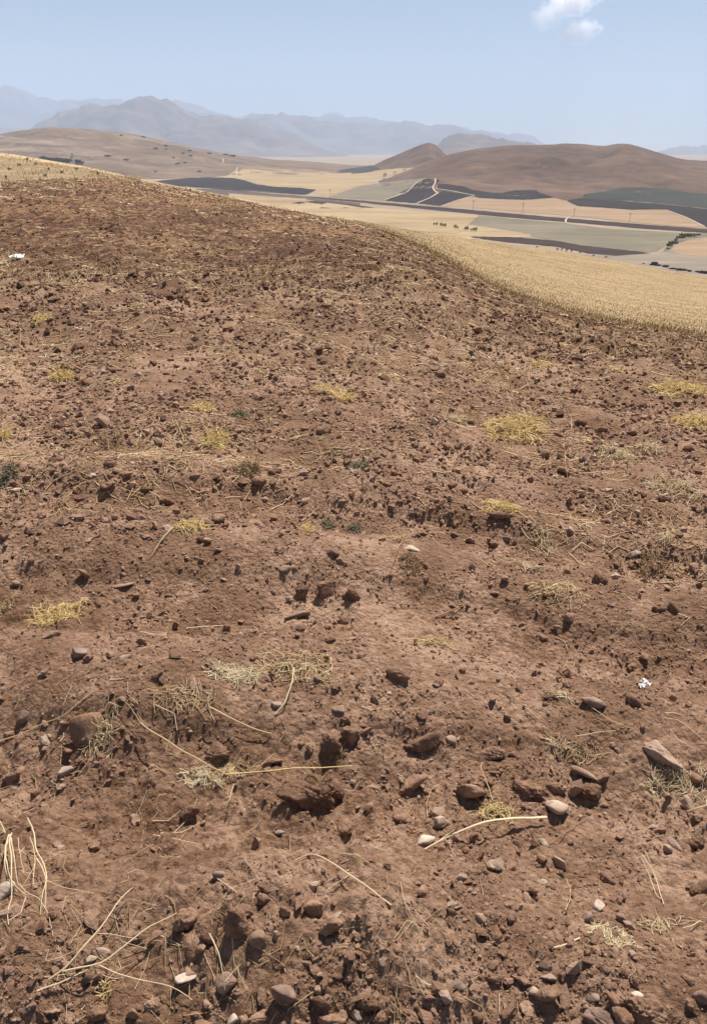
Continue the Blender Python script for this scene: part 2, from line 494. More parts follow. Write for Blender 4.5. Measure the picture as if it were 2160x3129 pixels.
# ------------------------------------------------------------------ valley floor, hills and mountains
PLAIN = -66.0
def plain_z(x, y): return PLAIN + 2.2 * pn(x / 420, y / 420, 81) + 6 * pn(x / 1600, y / 1600, 82)

class Hill:
    def __init__(self, name, pts, Yr, Yb, Yk, mat, label, rough, seed, cat="hill", power=1.0, ridge=1.0):
        self.__dict__.update(locals())
        uu = np.array([p[0] for p in pts], float); vv = np.array([p[1] for p in pts], float)
        s, t = st(uu, vv)
        S = np.linspace(s[0], s[-1], 600); T = np.interp(S, s, t)
        k = np.exp(-(np.arange(-9, 10) / 4.0) ** 2); k /= k.sum()
        T = np.convolve(np.pad(T, 9, 'edge'), k, 'valid')
        jag = (np.abs(pn(S * 24, S * 0 + seed, seed)) - .25) * 1.0 + .5 * pn(S * 70, S * 0 + seed, seed + 1) + .3 * pn(S * 190, S * 0 + seed, seed + 2)
        self.J = jag * (.0062 if cat == 'mountain' else .0009)
        self.S, self.T = S, T
        self.yr = lambda s_: Yr * (1 + .06 * pn(np.asarray(s_) * 9, np.zeros_like(np.asarray(s_, float)) + seed, seed))
    def z(self, x, y):
        s = x / y
        yr = self.yr(s)
        zr = EYE + np.interp(s, self.S, self.T) * yr
        edge = sstep(0, .03 * (self.S[-1] - self.S[0]), s - self.S[0]) * sstep(0, .03 * (self.S[-1] - self.S[0]), self.S[-1] - s)
        zr = PLAIN - 30 + (zr - PLAIN + 30) * edge
        f = np.clip((y - self.Yb) / (yr - self.Yb), -.2, 1); b = np.clip((self.Yk - y) / (self.Yk - yr), -.2, 1)
        w = np.where(y < yr, f, b); wc = np.clip(w, 0, 1)
        prof = (wc * wc * (3 - 2 * wc)) ** self.power
        base = PLAIN - 8
        amp = (zr - base)
        z = base + amp * prof + np.minimum(w, 0) * 60
        gx = x / (self.rough * 6); gy = y / (self.rough * 6)
        n = np.abs(pn(gx, gy * .6, self.seed + 1)) * 1.4 - .35 + .5 * (np.abs(pn(gx * 2.3, gy * 1.5, self.seed + 2)) - .25) + .25 * pn(gx * 5, gy * 4, self.seed + 3)
        return z + amp * (.85 if self.cat == "hill" else 1.0) * n * prof * (1 - prof ** 3 * .93) * self.ridge + np.interp(s, self.S, self.J) * yr * prof ** 9 * edge
    def build(self):
        S = np.linspace(self.S[0], self.S[-1], 300 if self.cat == "hill" else 220)
        Y = np.concatenate([np.linspace(self.Yb * .97, self.Yr, 100 if self.cat == "hill" else 56), np.linspace(self.Yr, self.Yk, 12)[1:]])
        X = S[None, :] * Y[:, None]; YY = np.repeat(Y[:, None], len(S), 1)
        Z = self.z(X, YY)
        V = np.stack([X, YY, Z], -1).reshape(-1, 3)
        o = add(self.name, mesh_np(self.name, V, grid_faces(len(Y), len(S))[:, ::-1]), MATS[self.mat])
        tag(o, self.label, self.cat, kind="structure")

def d2s(pts): return [(a * 1.35338, b * 1.35338) for a, b in pts]
HILLS = [
    Hill("hill", d2s([(700, 420), (800, 410), (900, 385), (960, 366), (1000, 352), (1020, 346), (1080, 334), (1150, 327), (1200, 326), (1290, 324), (1335, 329),
                      (1368, 330), (1395, 323), (1430, 325), (1470, 339), (1510, 351), (1550, 361), (1596, 363), (1700, 352), (1850, 350), (2000, 380)]),
         2500, 1150, 4200, "hill_brown", "bare brown rounded hill with smooth ridge beyond the dark valley fields", 42, 5, power=.9, ridge=.8),
    Hill("hill", d2s([(640, 400), (720, 388), (840, 374), (900, 346), (945, 327), (968, 321), (985, 327), (1003, 346), (1040, 375), (1100, 395)]),
         3100, 2300, 3900, "hill_brown", "small brown pointed knoll standing just behind the big rounded hill", 60, 15, power=1.0, ridge=.6),
    Hill("hill", d2s([(-260, 330), (-120, 312), (0, 301), (50, 294), (120, 288), (200, 291), (260, 296), (330, 308), (390, 322), (450, 334), (500, 345),
                      (560, 352), (620, 360), (700, 366), (780, 373), (880, 382), (980, 392)]),
         3700, 2050, 5200, "hill_rocky", "low tan hill with dark rocky specks behind the grassy crest", 70, 25, power=.75, ridge=.7),
]
MOUNTAINS = [
    Hill("mountain", d2s([(930, 362), (985, 328), (1002, 311), (1028, 299), (1062, 301), (1120, 309), (1180, 319), (1230, 327), (1300, 345), (1380, 365)]),
         8600, 6900, 10800, "mountain_rock", "blue flat-topped mountain peeping over the big rounded hill", 160, 35, "mountain", ridge=.6),
    Hill("mountain", d2s([(20, 310), (60, 290), (100, 266), (140, 251), (190, 236), (240, 233), (300, 229), (345, 223), (372, 226), (420, 245), (480, 260), (530, 268),
                      (560, 270), (600, 283), (650, 298), (690, 316), (740, 338), (800, 354), (900, 366), (1000, 370)]),
         13530, 9900, 17325, "mountain_rock", "broad blue-grey mountain massif behind the low tan hill", 190, 45, "mountain"),
    Hill("mountain", d2s([(480, 330), (540, 268), (600, 256), (640, 252), (700, 264), (760, 275), (800, 270), (860, 282), (890, 269), (930, 275), (1020, 282), (1060, 294), (1130, 302), (1200, 322), (1260, 345), (1320, 360)]),
         18975, 15840, 21450, "mountain_rock", "hazy blue mountain range behind the mountain massif", 260, 55, "mountain"),
    Hill("mountain", d2s([(-250, 225), (-120, 215), (0, 206), (60, 211), (120, 221), (200, 229), (250, 224), (330, 221), (400, 223), (450, 236), (520, 258), (600, 262), (690, 260), (740, 254), (800, 263),
                      (860, 272), (940, 277), (1000, 281), (1080, 292), (1180, 302), (1230, 322), (1290, 350)]),
         25575, 21120, 29700, "mountain_rock", "palest mountain range fading into the haze along the skyline", 330, 65, "mountain"),
    Hill("mountain", d2s([(1420, 365), (1470, 345), (1510, 332), (1545, 325), (1580, 327), (1640, 331), (1720, 345), (1800, 370)]),
         18975, 15840, 21450, "mountain_rock", "faint blue mountain at the right end of the skyline", 260, 75, "mountain", ridge=.6),
    Hill("mountain", d2s([(-300, 300), (-150, 270), (-60, 275), (0, 288), (45, 286), (80, 292), (130, 315)]),
         15675, 12375, 18975, "mountain_rock", "blue mountain foot at the left end of the skyline", 220, 85, "mountain"),
]
def valley_z(x, y):
    z = plain_z(x, y)
    for h in HILLS:
        zz = h.z(x, y); s = x / y
        z = np.where((s > h.S[0]) & (s < h.S[-1]) & (y > h.Yb * .97) & (y < h.Yk), np.maximum(z, zz), z)
    return z

def build_plain():
    rr = np.concatenate([np.geomspace(60, 6000, 140), np.linspace(6000, 31500, 32)[1:]])
    th = np.concatenate([np.linspace(-math.pi, -.5, 60)[:-1], np.linspace(-.5, .5, 200), np.linspace(.5, math.pi, 60)[1:]])
    R = rr[:, None]; X = R * np.sin(th); Y = R * np.cos(th)
    Y = np.maximum(Y, -5000)
    X = np.clip(X, -19000, 19000); Y = np.minimum(Y, 31000)
    Z = plain_z(X, Y)
    V = np.stack([X, Y, Z], -1).reshape(-1, 3)
    o = add("valley_floor", mesh_np("valley_floor", V, grid_faces(len(rr), len(th))), MATS["plain_land"])
    tag(o, "wide tan valley floor of farmland between the near slope and the hills", "ground", kind="structure")
build_plain()
for h in HILLS + MOUNTAINS: h.build()

YS = np.geomspace(330, 5200, 900)
def valley_hit(u, v):
    s, t = st(u, v)
    s = np.atleast_1d(s); t = np.atleast_1d(t)
    d = EYE + t[:, None] * YS - valley_z(s[:, None] * YS, np.repeat(YS[None], len(s), 0))
    below = d < 0
    k = np.maximum(np.argmax(below, 1), 1)
    k[~below.any(1)] = len(YS) - 1
    i = np.arange(len(s)); a, b = d[i, k - 1], d[i, k]
    f = np.clip(a / np.where(np.abs(a - b) < 1e-9, 1, a - b), 0, 1)
    y = YS[k - 1] + f * (YS[k] - YS[k - 1])
    return s * y, y

_lift = [0]
def patch(name, top, bot, mat, label, cat="field", n=44, m=9):
    """a field sheet draped over the valley; outline given along its far and near edges"""
    tu = np.array(top, float); bu = np.array(bot, float)
    u0 = max(tu[0, 0], bu[0, 0]); u1 = min(tu[-1, 0], bu[-1, 0])
    U = np.linspace(u0, u1, n)
    a = np.interp(U, tu[:, 0], tu[:, 1]); b = np.interp(U, bu[:, 0], bu[:, 1])
    b = np.maximum(b, a + .3)
    k = np.linspace(0, 1, m)
    UU = np.repeat(U[None], m, 0); VV = a[None] + (b - a)[None] * k[:, None]
    VV = VV + 1.7 * pn(UU / 14, k[:, None] * 3 + np.zeros_like(UU), 91 + len(label)) * (np.abs(k[:, None] - .5) > .49)
    x, y = valley_hit(UU.ravel(), VV.ravel())
    _lift[0] += 1
    z = valley_z(x, y) + .14 + .06 * (_lift[0] % 7)
    o = add(name, mesh_np(name, np.stack([x, y, z], 1), grid_faces(m, n)[:, ::-1]), MATS[mat])
    tag(o, label, cat, kind="structure")
    return o

def strip(name, line, wpx, mat, label, cat):
    """a track or road ribbon through photo points on the valley floor, width in metres from its pixel width"""
    P = np.array(line, float)
    L = np.concatenate([[0], np.cumsum(np.hypot(*np.diff(P, axis=0).T))])
    n = max(12, int(L[-1] / 6)); q = np.linspace(0, L[-1], n)
    u = np.interp(q, L, P[:, 0]); v = np.interp(q, L, P[:, 1])
    x, y = valley_hit(u, v)
    wd = wpx * np.mean(y) / F
    d = np.stack([np.gradient(x), np.gradient(y)], 1); d /= np.linalg.norm(d, axis=1)[:, None] + 1e-9
    nx, ny = -d[:, 1], d[:, 0]
    rows = []
    _lift[0] += 1
    for k in (-.5, 0, .5):
        X = x + nx * wd * k; Y = y + ny * wd * k
        rows.append(np.stack([X, Y, valley_z(X, Y) + .62 + .04 * (_lift[0] % 5)], 1))
    o = add(name, mesh_np(name, np.concatenate(rows), grid_faces(3, n)), MATS[mat])
    tag(o, label, cat, kind="structure")

patch("farm_field", [(600, 548), (692, 537), (740, 511), (808, 513), (876, 520), (940, 518), (1026, 531), (1180, 518), (1260, 512)],
      [(600, 552), (692, 544), (763, 555), (838, 575), (932, 580), (966, 590), (1004, 603), (1034, 588), (1100, 569), (1180, 546), (1260, 516)], "gold_land",
      "pale golden stubble field spreading up to the foot of the low tan hill")
patch("farm_field", [(1004, 602), (1100, 569), (1180, 556), (1290, 545)], [(1004, 604), (1100, 609), (1177, 614), (1290, 552)], "green_land",
      "grey-green sloping field west of the dark triangular field")
patch("farm_field", [(470, 556), (500, 551), (575, 544), (650, 542), (710, 544), (744, 550), (782, 563), (838, 571), (913, 574), (966, 580)],
      [(470, 566), (575, 571), (688, 580), (763, 584), (838, 590), (895, 594), (936, 596), (966, 581)], "dark_land",
      "long dark ploughed field curving just above the crest of the near hill")
patch("farm_field", [(600, 577), (669, 579), (763, 586), (865, 596), (940, 602), (1100, 622)], [(600, 590), (669, 600), (763, 612), (865, 632), (940, 640), (1100, 640)], "mauve_land",
      "grey-mauve stubble field between the road and the near crest")
patch("farm_field", [(855, 612), (880, 606), (936, 607)], [(855, 614), (880, 622), (936, 623)], "grey_land", "small pale patch inside the grey-mauve stubble field")
patch("farm_field", [(876, 625), (940, 612), (1007, 618), (1100, 629), (1140, 634)], [(876, 626), (970, 638), (1100, 637), (1140, 635)], "brown_land",
      "dark brown ploughed strip beside the pale patch below the road")
patch("farm_field", [(1177, 612), (1243, 590), (1273, 560), (1299, 547), (1327, 546)], [(1177, 614), (1273, 622), (1318, 603), (1327, 592)], "dark_land",
      "dark triangular ploughed field climbing the foot of the rounded hill")
patch("farm_field", [(1337, 562), (1363, 562), (1423, 571), (1438, 579), (1495, 588), (1532, 590), (1570, 582), (1638, 581), (1646, 589), (1688, 602)],
      [(1337, 577), (1427, 592), (1461, 603), (1525, 609), (1600, 611), (1646, 607), (1688, 604)], "dark_land", "long dark ploughed field with stepped top edge on the hill foot")
patch("farm_field", [(1279, 621), (1341, 592), (1348, 583), (1438, 596)], [(1279, 623), (1348, 631), (1400, 614), (1438, 598)], "dark_land",
      "dark diamond-shaped ploughed field between the two pale tracks")
patch("farm_field", [(1352, 629), (1400, 614), (1438, 600), (1461, 606), (1600, 613), (1695, 605), (1733, 616), (1758, 630), (1846, 637), (1926, 642), (2032, 641), (2091, 665), (2158, 696)],
      [(1352, 631), (1514, 641), (1600, 649), (1775, 663), (1951, 682), (2158, 699)], "orange_land", "long pale orange stubble field above the dark road strip")
patch("farm_field", [(1782, 594), (1846, 586), (1898, 575), (1968, 573), (2056, 579), (2109, 591), (2158, 592), (2400, 600)], [(1782, 602), (1818, 607), (1986, 619), (2158, 637), (2400, 655)],
      "darkgreen_land", "dark green-grey field high on the foot of the rounded hill")
patch("farm_field", [(1732, 613), (1775, 605), (1818, 609), (1986, 621), (2158, 639), (2400, 660)], [(1732, 615), (1765, 630), (1846, 635), (1926, 641), (2032, 640), (2098, 667), (2158, 696), (2400, 760)],
      "dark_land", "dark ploughed field just below the dark green-grey field")
patch("farm_field", [(700, 592), (900, 606), (1100, 634), (1240, 645), (1340, 652), (1461, 660)], [(700, 660), (1100, 690), (1326, 712), (1400, 716), (1461, 662)], "gold_land",
      "golden field on the valley floor just past the crest")
patch("farm_field", [(1340, 673), (1363, 671), (1461, 658), (1589, 671), (1700, 680), (1723, 682), (1846, 698), (2074, 712)],
      [(1340, 674), (1420, 684), (1551, 703), (1626, 725), (1700, 737), (1775, 751), (1916, 767), (2004, 770), (2039, 746), (2074, 726)], "green_land",
      "wide grey-green field on the valley floor")
patch("farm_field", [(1239, 670), (1341, 672), (1420, 683)], [(1239, 672), (1288, 680), (1326, 685), (1420, 685)], "dark_land", "thin dark ploughed sliver above the row of small trees")
patch("farm_field", [(1200, 684), (1326, 686), (1430, 692), (1551, 704), (1620, 718)], [(1200, 704), (1326, 720), (1438, 732), (1551, 728), (1620, 724)], "gold_land",
      "golden stubble field in front of the row of small trees")
patch("farm_field", [(1123, 668), (1201, 679), (1280, 691), (1330, 705)], [(1123, 671), (1201, 687), (1280, 701), (1330, 708)], "mauve_land", "narrow olive-brown strip in the golden field")
patch("farm_field", [(1438, 724), (1551, 725), (1600, 728), (1700, 737), (1775, 751), (1933, 768), (1989, 775)], [(1438, 726), (1551, 741), (1700, 754), (1811, 778), (1881, 785), (1989, 777)],
      "brown_land", "dark brown ploughed wedge at the top of the wheat field")
patch("farm_field", [(1600, 760), (1811, 778), (1881, 784), (1989, 776), (2049, 766), (2158, 780), (2400, 790)], [(1600, 775), (1811, 800), (1989, 830), (2158, 870), (2400, 900)], "grey_land",
      "grey-tan fallow field beyond the row of dark bushes")
patch("farm_field", [(2049, 766), (2063, 751), (2091, 740), (2158, 733), (2400, 728)], [(2049, 768), (2084, 781), (2158, 783), (2400, 790)], "orange_land",
      "rounded orange field at the right edge of the valley floor")
patch("hedge_verge", [(2024, 768), (2044, 742), (2066, 722), (2110, 712), (2158, 712), (2300, 716)], [(2024, 771), (2044, 764), (2066, 744), (2110, 730), (2158, 724), (2300, 724)], "verge_green",
      "olive green weedy verge curving round the rounded orange field", "verge")
patch("road", [(690, 578), (763, 586), (838, 593), (932, 600), (989, 604), (1100, 613), (1350, 634), (1600, 656), (1730, 667), (1951, 685), (2158, 701), (2400, 722)],
      [(690, 579), (763, 588), (838, 596), (932, 604), (989, 608), (1100, 619), (1350, 645), (1600, 669), (1730, 679), (1951, 698), (2158, 712), (2400, 735)], "brown_land",
      "dark straight road embankment running across the whole valley floor", "road", n=90)
strip("verge", [(625, 573), (744, 580), (838, 590), (932, 597), (1100, 611), (1350, 631), (1600, 652), (1780, 667)], 3.0, "track_dust", "pale dusty verge along the far side of the road", "verge")
strip("verge", [(1000, 612), (1100, 622), (1350, 648), (1600, 673), (1720, 682)], 2.6, "grey_land", "thin grey verge along the near side of the road", "verge")
strip("dirt_track", [(1330, 546), (1329, 560), (1321, 573), (1327, 584), (1338, 590), (1318, 603), (1273, 622)], 4.5, "track_dust", "pale zigzag dirt track between the dark fields", "track")
strip("dirt_track", [(1322, 576), (1380, 584), (1438, 596), (1450, 598), (1400, 612), (1345, 632)], 4.5, "track_dust", "pale dirt track wrapping the dark diamond-shaped field", "track")
strip("dirt_track", [(1177, 611), (1243, 588), (1273, 558), (1299, 545)], 4, "track_dust", "thin pale track up the left edge of the dark triangular field", "track")
strip("dirt_track", [(682, 484), (683, 498)], 2.6, "track_dust", "short bright track high on the low tan hill", "track")
strip("dirt_track", [(727, 512), (722, 522), (726, 533)], 3, "track_dust", "short bright track above the long curved dark field", "track")
strip("dirt_track", [(1738, 664), (1728, 672), (1727, 682)], 5, "track_dust", "pale field crossing over the dark road embankment", "track")
strip("dirt_track", [(2032, 642), (2091, 664), (2150, 693)], 5, "track_dust", "pale track along the right end of the orange stubble field", "track")
patch("farm_field", [(-100, 418), (0, 414), (70, 422), (150, 421), (240, 430), (330, 441)], [(-100, 436), (0, 434), (100, 440), (200, 446), (290, 446), (330, 443)], "hill_stubble",
      "long pale stubble band high on the flank of the low tan hill")
patch("farm_field", [(-60, 446), (40, 447), (140, 449), (250, 452), (300, 460), (342, 470)], [(-60, 462), (40, 463), (120, 466), (240, 476), (300, 478), (342, 474)], "hill_stubble",
      "pale stubble band on the low tan hill just above the dark tree clump")
patch("farm_field", [(1040, 520), (1100, 510), (1135, 505), (1160, 516)], [(1040, 526), (1100, 528), (1135, 524), (1160, 518)], "darkgreen_land", "small dark wooded patch at the foot of the pointed knoll")

# ------------------------------------------------------------------ shapes for stones, clods, crumbs and straw
def ico(sub):
    t = (1 + 5 ** .5) / 2
    v = [(-1, t, 0), (1, t, 0), (-1, -t, 0), (1, -t, 0), (0, -1, t), (0, 1, t), (0, -1, -t), (0, 1, -t), (t, 0, -1), (t, 0, 1), (-t, 0, -1), (-t, 0, 1)]
    f = [(0, 11, 5), (0, 5, 1), (0, 1, 7), (0, 7, 10), (0, 10, 11), (1, 5, 9), (5, 11, 4), (11, 10, 2), (10, 7, 6), (7, 1, 8),
         (3, 9, 4), (3, 4, 2), (3, 2, 6), (3, 6, 8), (3, 8, 9), (4, 9, 5), (2, 4, 11), (6, 2, 10), (8, 6, 7), (9, 8, 1)]
    v = [np.array(p) / np.linalg.norm(p) for p in v]
    for _ in range(sub):
        mid = {}; nf = []
        def mp(a, b):
            k = (min(a, b), max(a, b))
            if k not in mid:
                p = v[a] + v[b]; v.append(p / np.linalg.norm(p)); mid[k] = len(v) - 1
            return mid[k]
        for a, b, c in f:
            ab, bc, ca = mp(a, b), mp(b, c), mp(c, a)
            nf += [(a, ab, ca), (b, bc, ab), (c, ca, bc), (ab, bc, ca)]
        f = nf
    return np.array(v), np.array(f)
ICO = [ico(k) for k in range(5)]
OCT = (np.array([(1, 0, 0), (-1, 0, 0), (0, 1, 0), (0, -1, 0), (0, 0, 1), (0, 0, -1)], float),
       np.array([(0, 2, 4), (2, 1, 4), (1, 3, 4), (3, 0, 4), (2, 0, 5), (1, 2, 5), (3, 1, 5), (0, 3, 5)]))

def rock_verts(d, seed, k=9, planes=13, rough=.03, lo=.62):
    """unit rock: soft intersection of random planes plus grain"""
    g = np.random.default_rng(seed)
    n = g.normal(size=(planes, 3)); n /= np.linalg.norm(n, axis=1)[:, None]
    p = g.uniform(lo, 1.0, planes)
    q = p[None] / np.maximum(d @ n.T, .12)
    r = (q ** -k).sum(1) ** (-1.0 / k)
    r = r + rough * pn3(d * 2.6 + seed % 17, seed) + rough * .6 * pn3(d * 6.5 + seed % 13, seed + 5)
    return d * r[:, None]

def clod_verts(d, seed, amp=.3):
    """a broken lump of earth: blunt facets, knobbly with crumbs"""
    r = np.linalg.norm(rock_verts(d, seed + 31, k=5, planes=11, rough=.06, lo=.70), axis=1)
    r = r + amp * .45 * (np.abs(pn3(d * 2.0 + seed % 7, seed + 3)) * 1.5 - .3)
    r = r + amp * .38 * (np.abs(pn3(d * 4.6 + seed % 5, seed + 9)) * 1.6 - .3)
    r = r + amp * .26 * (np.abs(pn3(d * 10.0, seed + 19)) * 1.6 - .3)
    return d * r[:, None]

def ground_z(x, y): return float(H(np.array([x]), np.array([y]))[0])

# kind, u, v (photo pixel of its middle), width, height in photo pixels, tilt of its long side in degrees, material, label
LUMPS = []
def S(u, v, w, h, rot, mat, label): LUMPS.append(("stone", u, v, w, h, rot, mat, label))
def C(u, v, w, h, rot, mat, label): LUMPS.append(("soil_clod", u, v, w, h, rot, mat, label))

C(934, 2412, 180, 104, -18, "dark_earth", "largest dark cracked soil clod with pale dusty top, beside the long dry stem heap")
C(1010, 2262, 66, 80, 0, "dark_earth", "dark rooty soil clod with straw shreds, left one of a touching pair")
C(1072, 2246, 62, 84, 10, "dark_earth", "near-black soil clod, right one of a touching pair above the largest clod")
C(271, 2228, 104, 116, 0, "clod_earth", "tall rounded soil mound of a clod wrapped in dry roots")
C(663, 2292, 84, 66, 0, "dark_earth", "broken hollow-faced soil clod below the crossing straws")
C(582, 2470, 66, 62, 0, "dark_earth", "round dark clod with curled straw on it, on the smooth slope")
C(839, 2327, 54, 36, 0, "clod_earth", "flat triangular clod just up-left of the largest dark clod")
C(40, 2361, 60, 46, 0, "clod_earth", "squat clod at the left edge above the dry root tuft")
C(1020, 2400, 70, 76, 0, "dark_earth", "upright clod pressed against the right end of the largest dark clod")
C(1259, 2386, 92, 74, 0, "clod_earth", "flat-fronted clod overhanging a bare earth scoop")
C(1432, 2404, 100, 92, 0, "clod_earth", "wide domed clod with a thin straw standing before it")
C(1614, 2410, 116, 72, 0, "clod_earth", "wide blocky clod directly up-left of the pale blocky stone")
C(1496, 2292, 104, 44, 0, "clod_earth", "long low clod in the hollow under the dark twig")
C(1796, 2412, 78, 58, 0, "dark_earth", "dark split clod below the tan holed stone")
C(1700, 2395, 66, 46, 0, "clod_earth", "brown clod wedged between the blocky clod and the dark split clod")
C(1295, 2255, 130, 80, 0, "dark_earth", "crumbling dark clod heap left of the pale stone in shadow")
C(1939, 2140, 62, 52, 0, "dark_earth", "dark clod right beneath the white scrap")
C(1215, 2062, 78, 48, 0, "dark_earth", "lone dark clod on the pale smooth strip right of the straw heap")
C(2125, 2572, 60, 44, 0, "dark_earth", "dark clod at the right edge beside the pale flake")
C(2010, 2535, 44, 36, 0, "clod_earth", "brown clod up-left of the pale flake")
C(2142, 2704, 84, 60, 0, "dark_earth", "dark overhanging clod at the right edge above the straw nest")
C(724, 2812, 78, 150, 0, "dark_earth", "tall dark pillar of earth standing on the near mound")
C(568, 2800, 84, 76, 0, "clod_earth", "rough clod on the left shoulder of the near mound")
C(474, 2860, 50, 44, 0, "dark_earth", "dark round clod beneath the tip of the branching stem")
C(420, 2866, 60, 34, 0, "dark_earth", "dark flat clod just right of the pale stone pair")
C(1012, 2818, 62, 82, -25, "clod_earth", "slanting clod on the right flank of the near mound")
C(957, 2766, 62, 50, 0, "clod_earth", "knobbly clod above the slanting clod on the near mound")
C(640, 2850, 62, 58, 0, "dark_earth", "shadowed clod between the earth pillar and the rough shoulder clod")
C(590, 2906, 54, 40, 0, "dark_earth", "cluster-like clod above the chalky fragment")
C(125, 2826, 40, 48, 20, "dark_earth", "dark clod hanging at the tips of the dry root tuft")
C(88, 3074, 56, 38, 0, "stone_brown", "reddish clod near the lower left corner")
C(304, 3094, 66, 70, 0, "clod_earth", "big lumpy clod at the bottom edge below the tilted slate")
C(467, 3066, 52, 54, 0, "clod_earth", "grey-brown round clod under the straight end of the branching stem")
C(406, 3090, 40, 46, 0, "clod_earth", "egg-shaped clod left of the grey-brown round clod")
C(792, 3106, 76, 44, 0, "clod_earth", "block of earth at the bottom edge under the red-brown boulder")
C(1015, 3102, 86, 60, 15, "clod_earth", "wide slanting clod at the bottom edge right of the red-brown boulder")
C(1127, 3046, 76, 64, 0, "dark_earth", "dark clod in the heap at bottom centre, upper one")
C(1154, 3104, 60, 44, 0, "dark_earth", "dark clod in the heap at bottom centre, cut by the bottom edge")
C(1459, 3103, 36, 40, 0, "dark_earth", "small upright clod at the bottom edge below the grey oval stone")
C(1878, 3048, 62, 54, 0, "dark_earth", "dark clod leaning on the broad flat boulder")
C(1960, 3086, 150, 90, -8, "clod_earth", "large cracked earth boulder at the bottom edge near the right corner")
C(1790, 2934, 50, 30, 0, "dark_earth", "dark clod just below the straw nest's left end")
C(1512, 2985, 46, 40, 0, "dark_earth", "dark upright clod left of the grey angular stone")
C(924, 1804, 44, 60, 0, "dark_earth", "upright dark clod above the dark slab stone")
C(1001, 1790, 66, 54, 0, "dark_earth", "dark clod with shaded hollow right of the upright dark clod")
C(1078, 1812, 50, 60, 0, "dark_earth", "dark clod in the shaded gully at the right of the clod pair")
C(1049, 1893, 40, 36, 0, "dark_earth", "small dark clod right of the dark slab stone")
C(614, 1648, 26, 26, 0, "dark_earth", "left ball of a dark touching clod pair")
C(634, 1653, 24, 24, 0, "dark_earth", "right ball of a dark touching clod pair")
C(536, 2000, 38, 24, 0, "dark_earth", "small black clod on the smooth strip left of the straw heap")
C(480, 2058, 42, 26, 0, "dark_earth", "dark clod below the smooth strip left of the pale chaff")
C(1831, 1768, 50, 44, 0, "dark_earth", "pointed dark clod at the end of the scattered roots")
C(2012, 1860, 46, 26, 0, "dark_earth", "left of two dark clods near the right edge")
C(2053, 1858, 40, 42, 0, "dark_earth", "right of two dark clods near the right edge")
C(1530, 1572, 90, 36, 0, "dark_earth", "line of dark earth on the furrow side above the round tan stone")
C(1401, 1497, 58, 30, 0, "dark_earth", "dark flat clod at the top of the furrow gully")
C(1510, 1313, 72, 36, -8, "dark_earth", "dark lying clod at the left foot of the wide golden tuft")
C(1434, 1288, 32, 18, 0, "dark_earth", "small dark clod left of the wide golden tuft")
C(1821, 1352, 34, 22, 0, "dark_earth", "dark clod left of the pale bristly tuft")
C(1772, 1290, 40, 30, 0, "dark_earth", "dark clod right of the wide golden tuft, upper one of two")
C(1834, 1312, 40, 26, 0, "dark_earth", "dark clod right of the wide golden tuft, lower one of two")
C(1939, 1279, 34, 22, 0, "dark_earth", "dark clod below the reddish brush pile")
C(1950, 1238, 54, 34, 0, "dark_earth", "wide dark clod beneath the long golden tuft at the right")
C(2102, 1367, 40, 26, 0, "dark_earth", "dark clod at the right below the yellow edge tuft")
C(2027, 1522, 42, 30, 0, "dark_earth", "dark clod alone on the right slope above the pale brush")
C(1344, 1144, 36, 30, 0, "dark_earth", "dark block-like clod in the middle of the slope")
C(1272, 1210, 46, 20, 0, "dark_earth", "dark purple clod near the grey stubble streak")
C(839, 1440, 42, 28, 0, "dark_earth", "dark clod right of the brownish tuft")
C(511, 1528, 46, 36, 0, "dark_earth", "rough dark clod below the hollow clod")
C(450, 1494, 46, 26, 0, "dark_earth", "hollow dark clod above the rough dark clod")
C(274, 1527, 36, 24, 0, "dark_earth", "smooth dark clod above the oval tan stone")
C(338, 1417, 40, 24, 0, "dark_earth", "dark clod right of the pale root scraps on the left")
C(172, 1402, 46, 20, 0, "dark_earth", "flat dark clod at left above the pale stone")
C(210, 1124, 44, 24, 0, "dark_earth", "dark clod right behind the upper left yellow tuft")
C(183, 1276, 70, 28, 0, "dark_earth", "arched dark clod on the left slope")
C(484, 1350, 28, 26, 0, "dark_earth", "small dark clod left of the bright yellow tuft")
C(355, 1130, 40, 20, 0, "dark_earth", "dark clod up the slope right of the upper left yellow tuft")
C(1682, 2128, 50, 26, 0, "dark_earth", "dark lump added for a shaded hole ringed with dry grass on the far side of the furrow")  # dark lump added in place of a shaded hole in the soil

S(2022, 2296, 142, 74, -14, "stone_pale", "largest pale stone, lying on the smooth earth near the right edge")
S(1787, 2354, 86, 56, -24, "stone_tan", "tan oblong stone with a small dark hole, left of the largest pale stone")
S(1692, 2460, 84, 66, -6, "stone_pale", "pale blocky stone right of the pale straw bundle")
S(1334, 2482, 54, 46, 10, "stone_tan", "tan round stone, top of three stones in a column")
S(1348, 2511, 46, 58, 0, "stone_pale", "pale upright stone, middle of three stones in a column")
S(1302, 2556, 62, 36, 20, "stone_white", "whitish stone, lowest of three stones in a column")
S(1660, 2573, 40, 25, 0, "stone_white", "small whitish oval pebble below the end of the dry leaf blade")
S(1811, 2140, 76, 48, -12, "stone_tan", "angular tan stone with pale edge on the far furrow side")
S(1378, 2253, 34, 36, 10, "stone_pale", "small pale upright stone beside the crumbling dark heap")
S(2102, 2452, 52, 44, -20, "stone_tan", "rough tan stone below the loose straw pile at the right")
S(2056, 2575, 66, 26, -42, "stone_grey", "thin curved grey flake lying aslant near the right edge")
S(2038, 2588, 30, 46, 10, "stone_pale", "pale stubby stone touching the grey flake")
S(74, 2178, 50, 52, 0, "stone_brown", "brown rounded stone at the left above the long straw")
S(846, 2147, 34, 30, 0, "stone_pale", "pale round pebble beside the straight straw foot")
S(1035, 2164, 42, 30, -15, "stone_tan", "tan rounded pebble high on the furrow side above the clod pair")
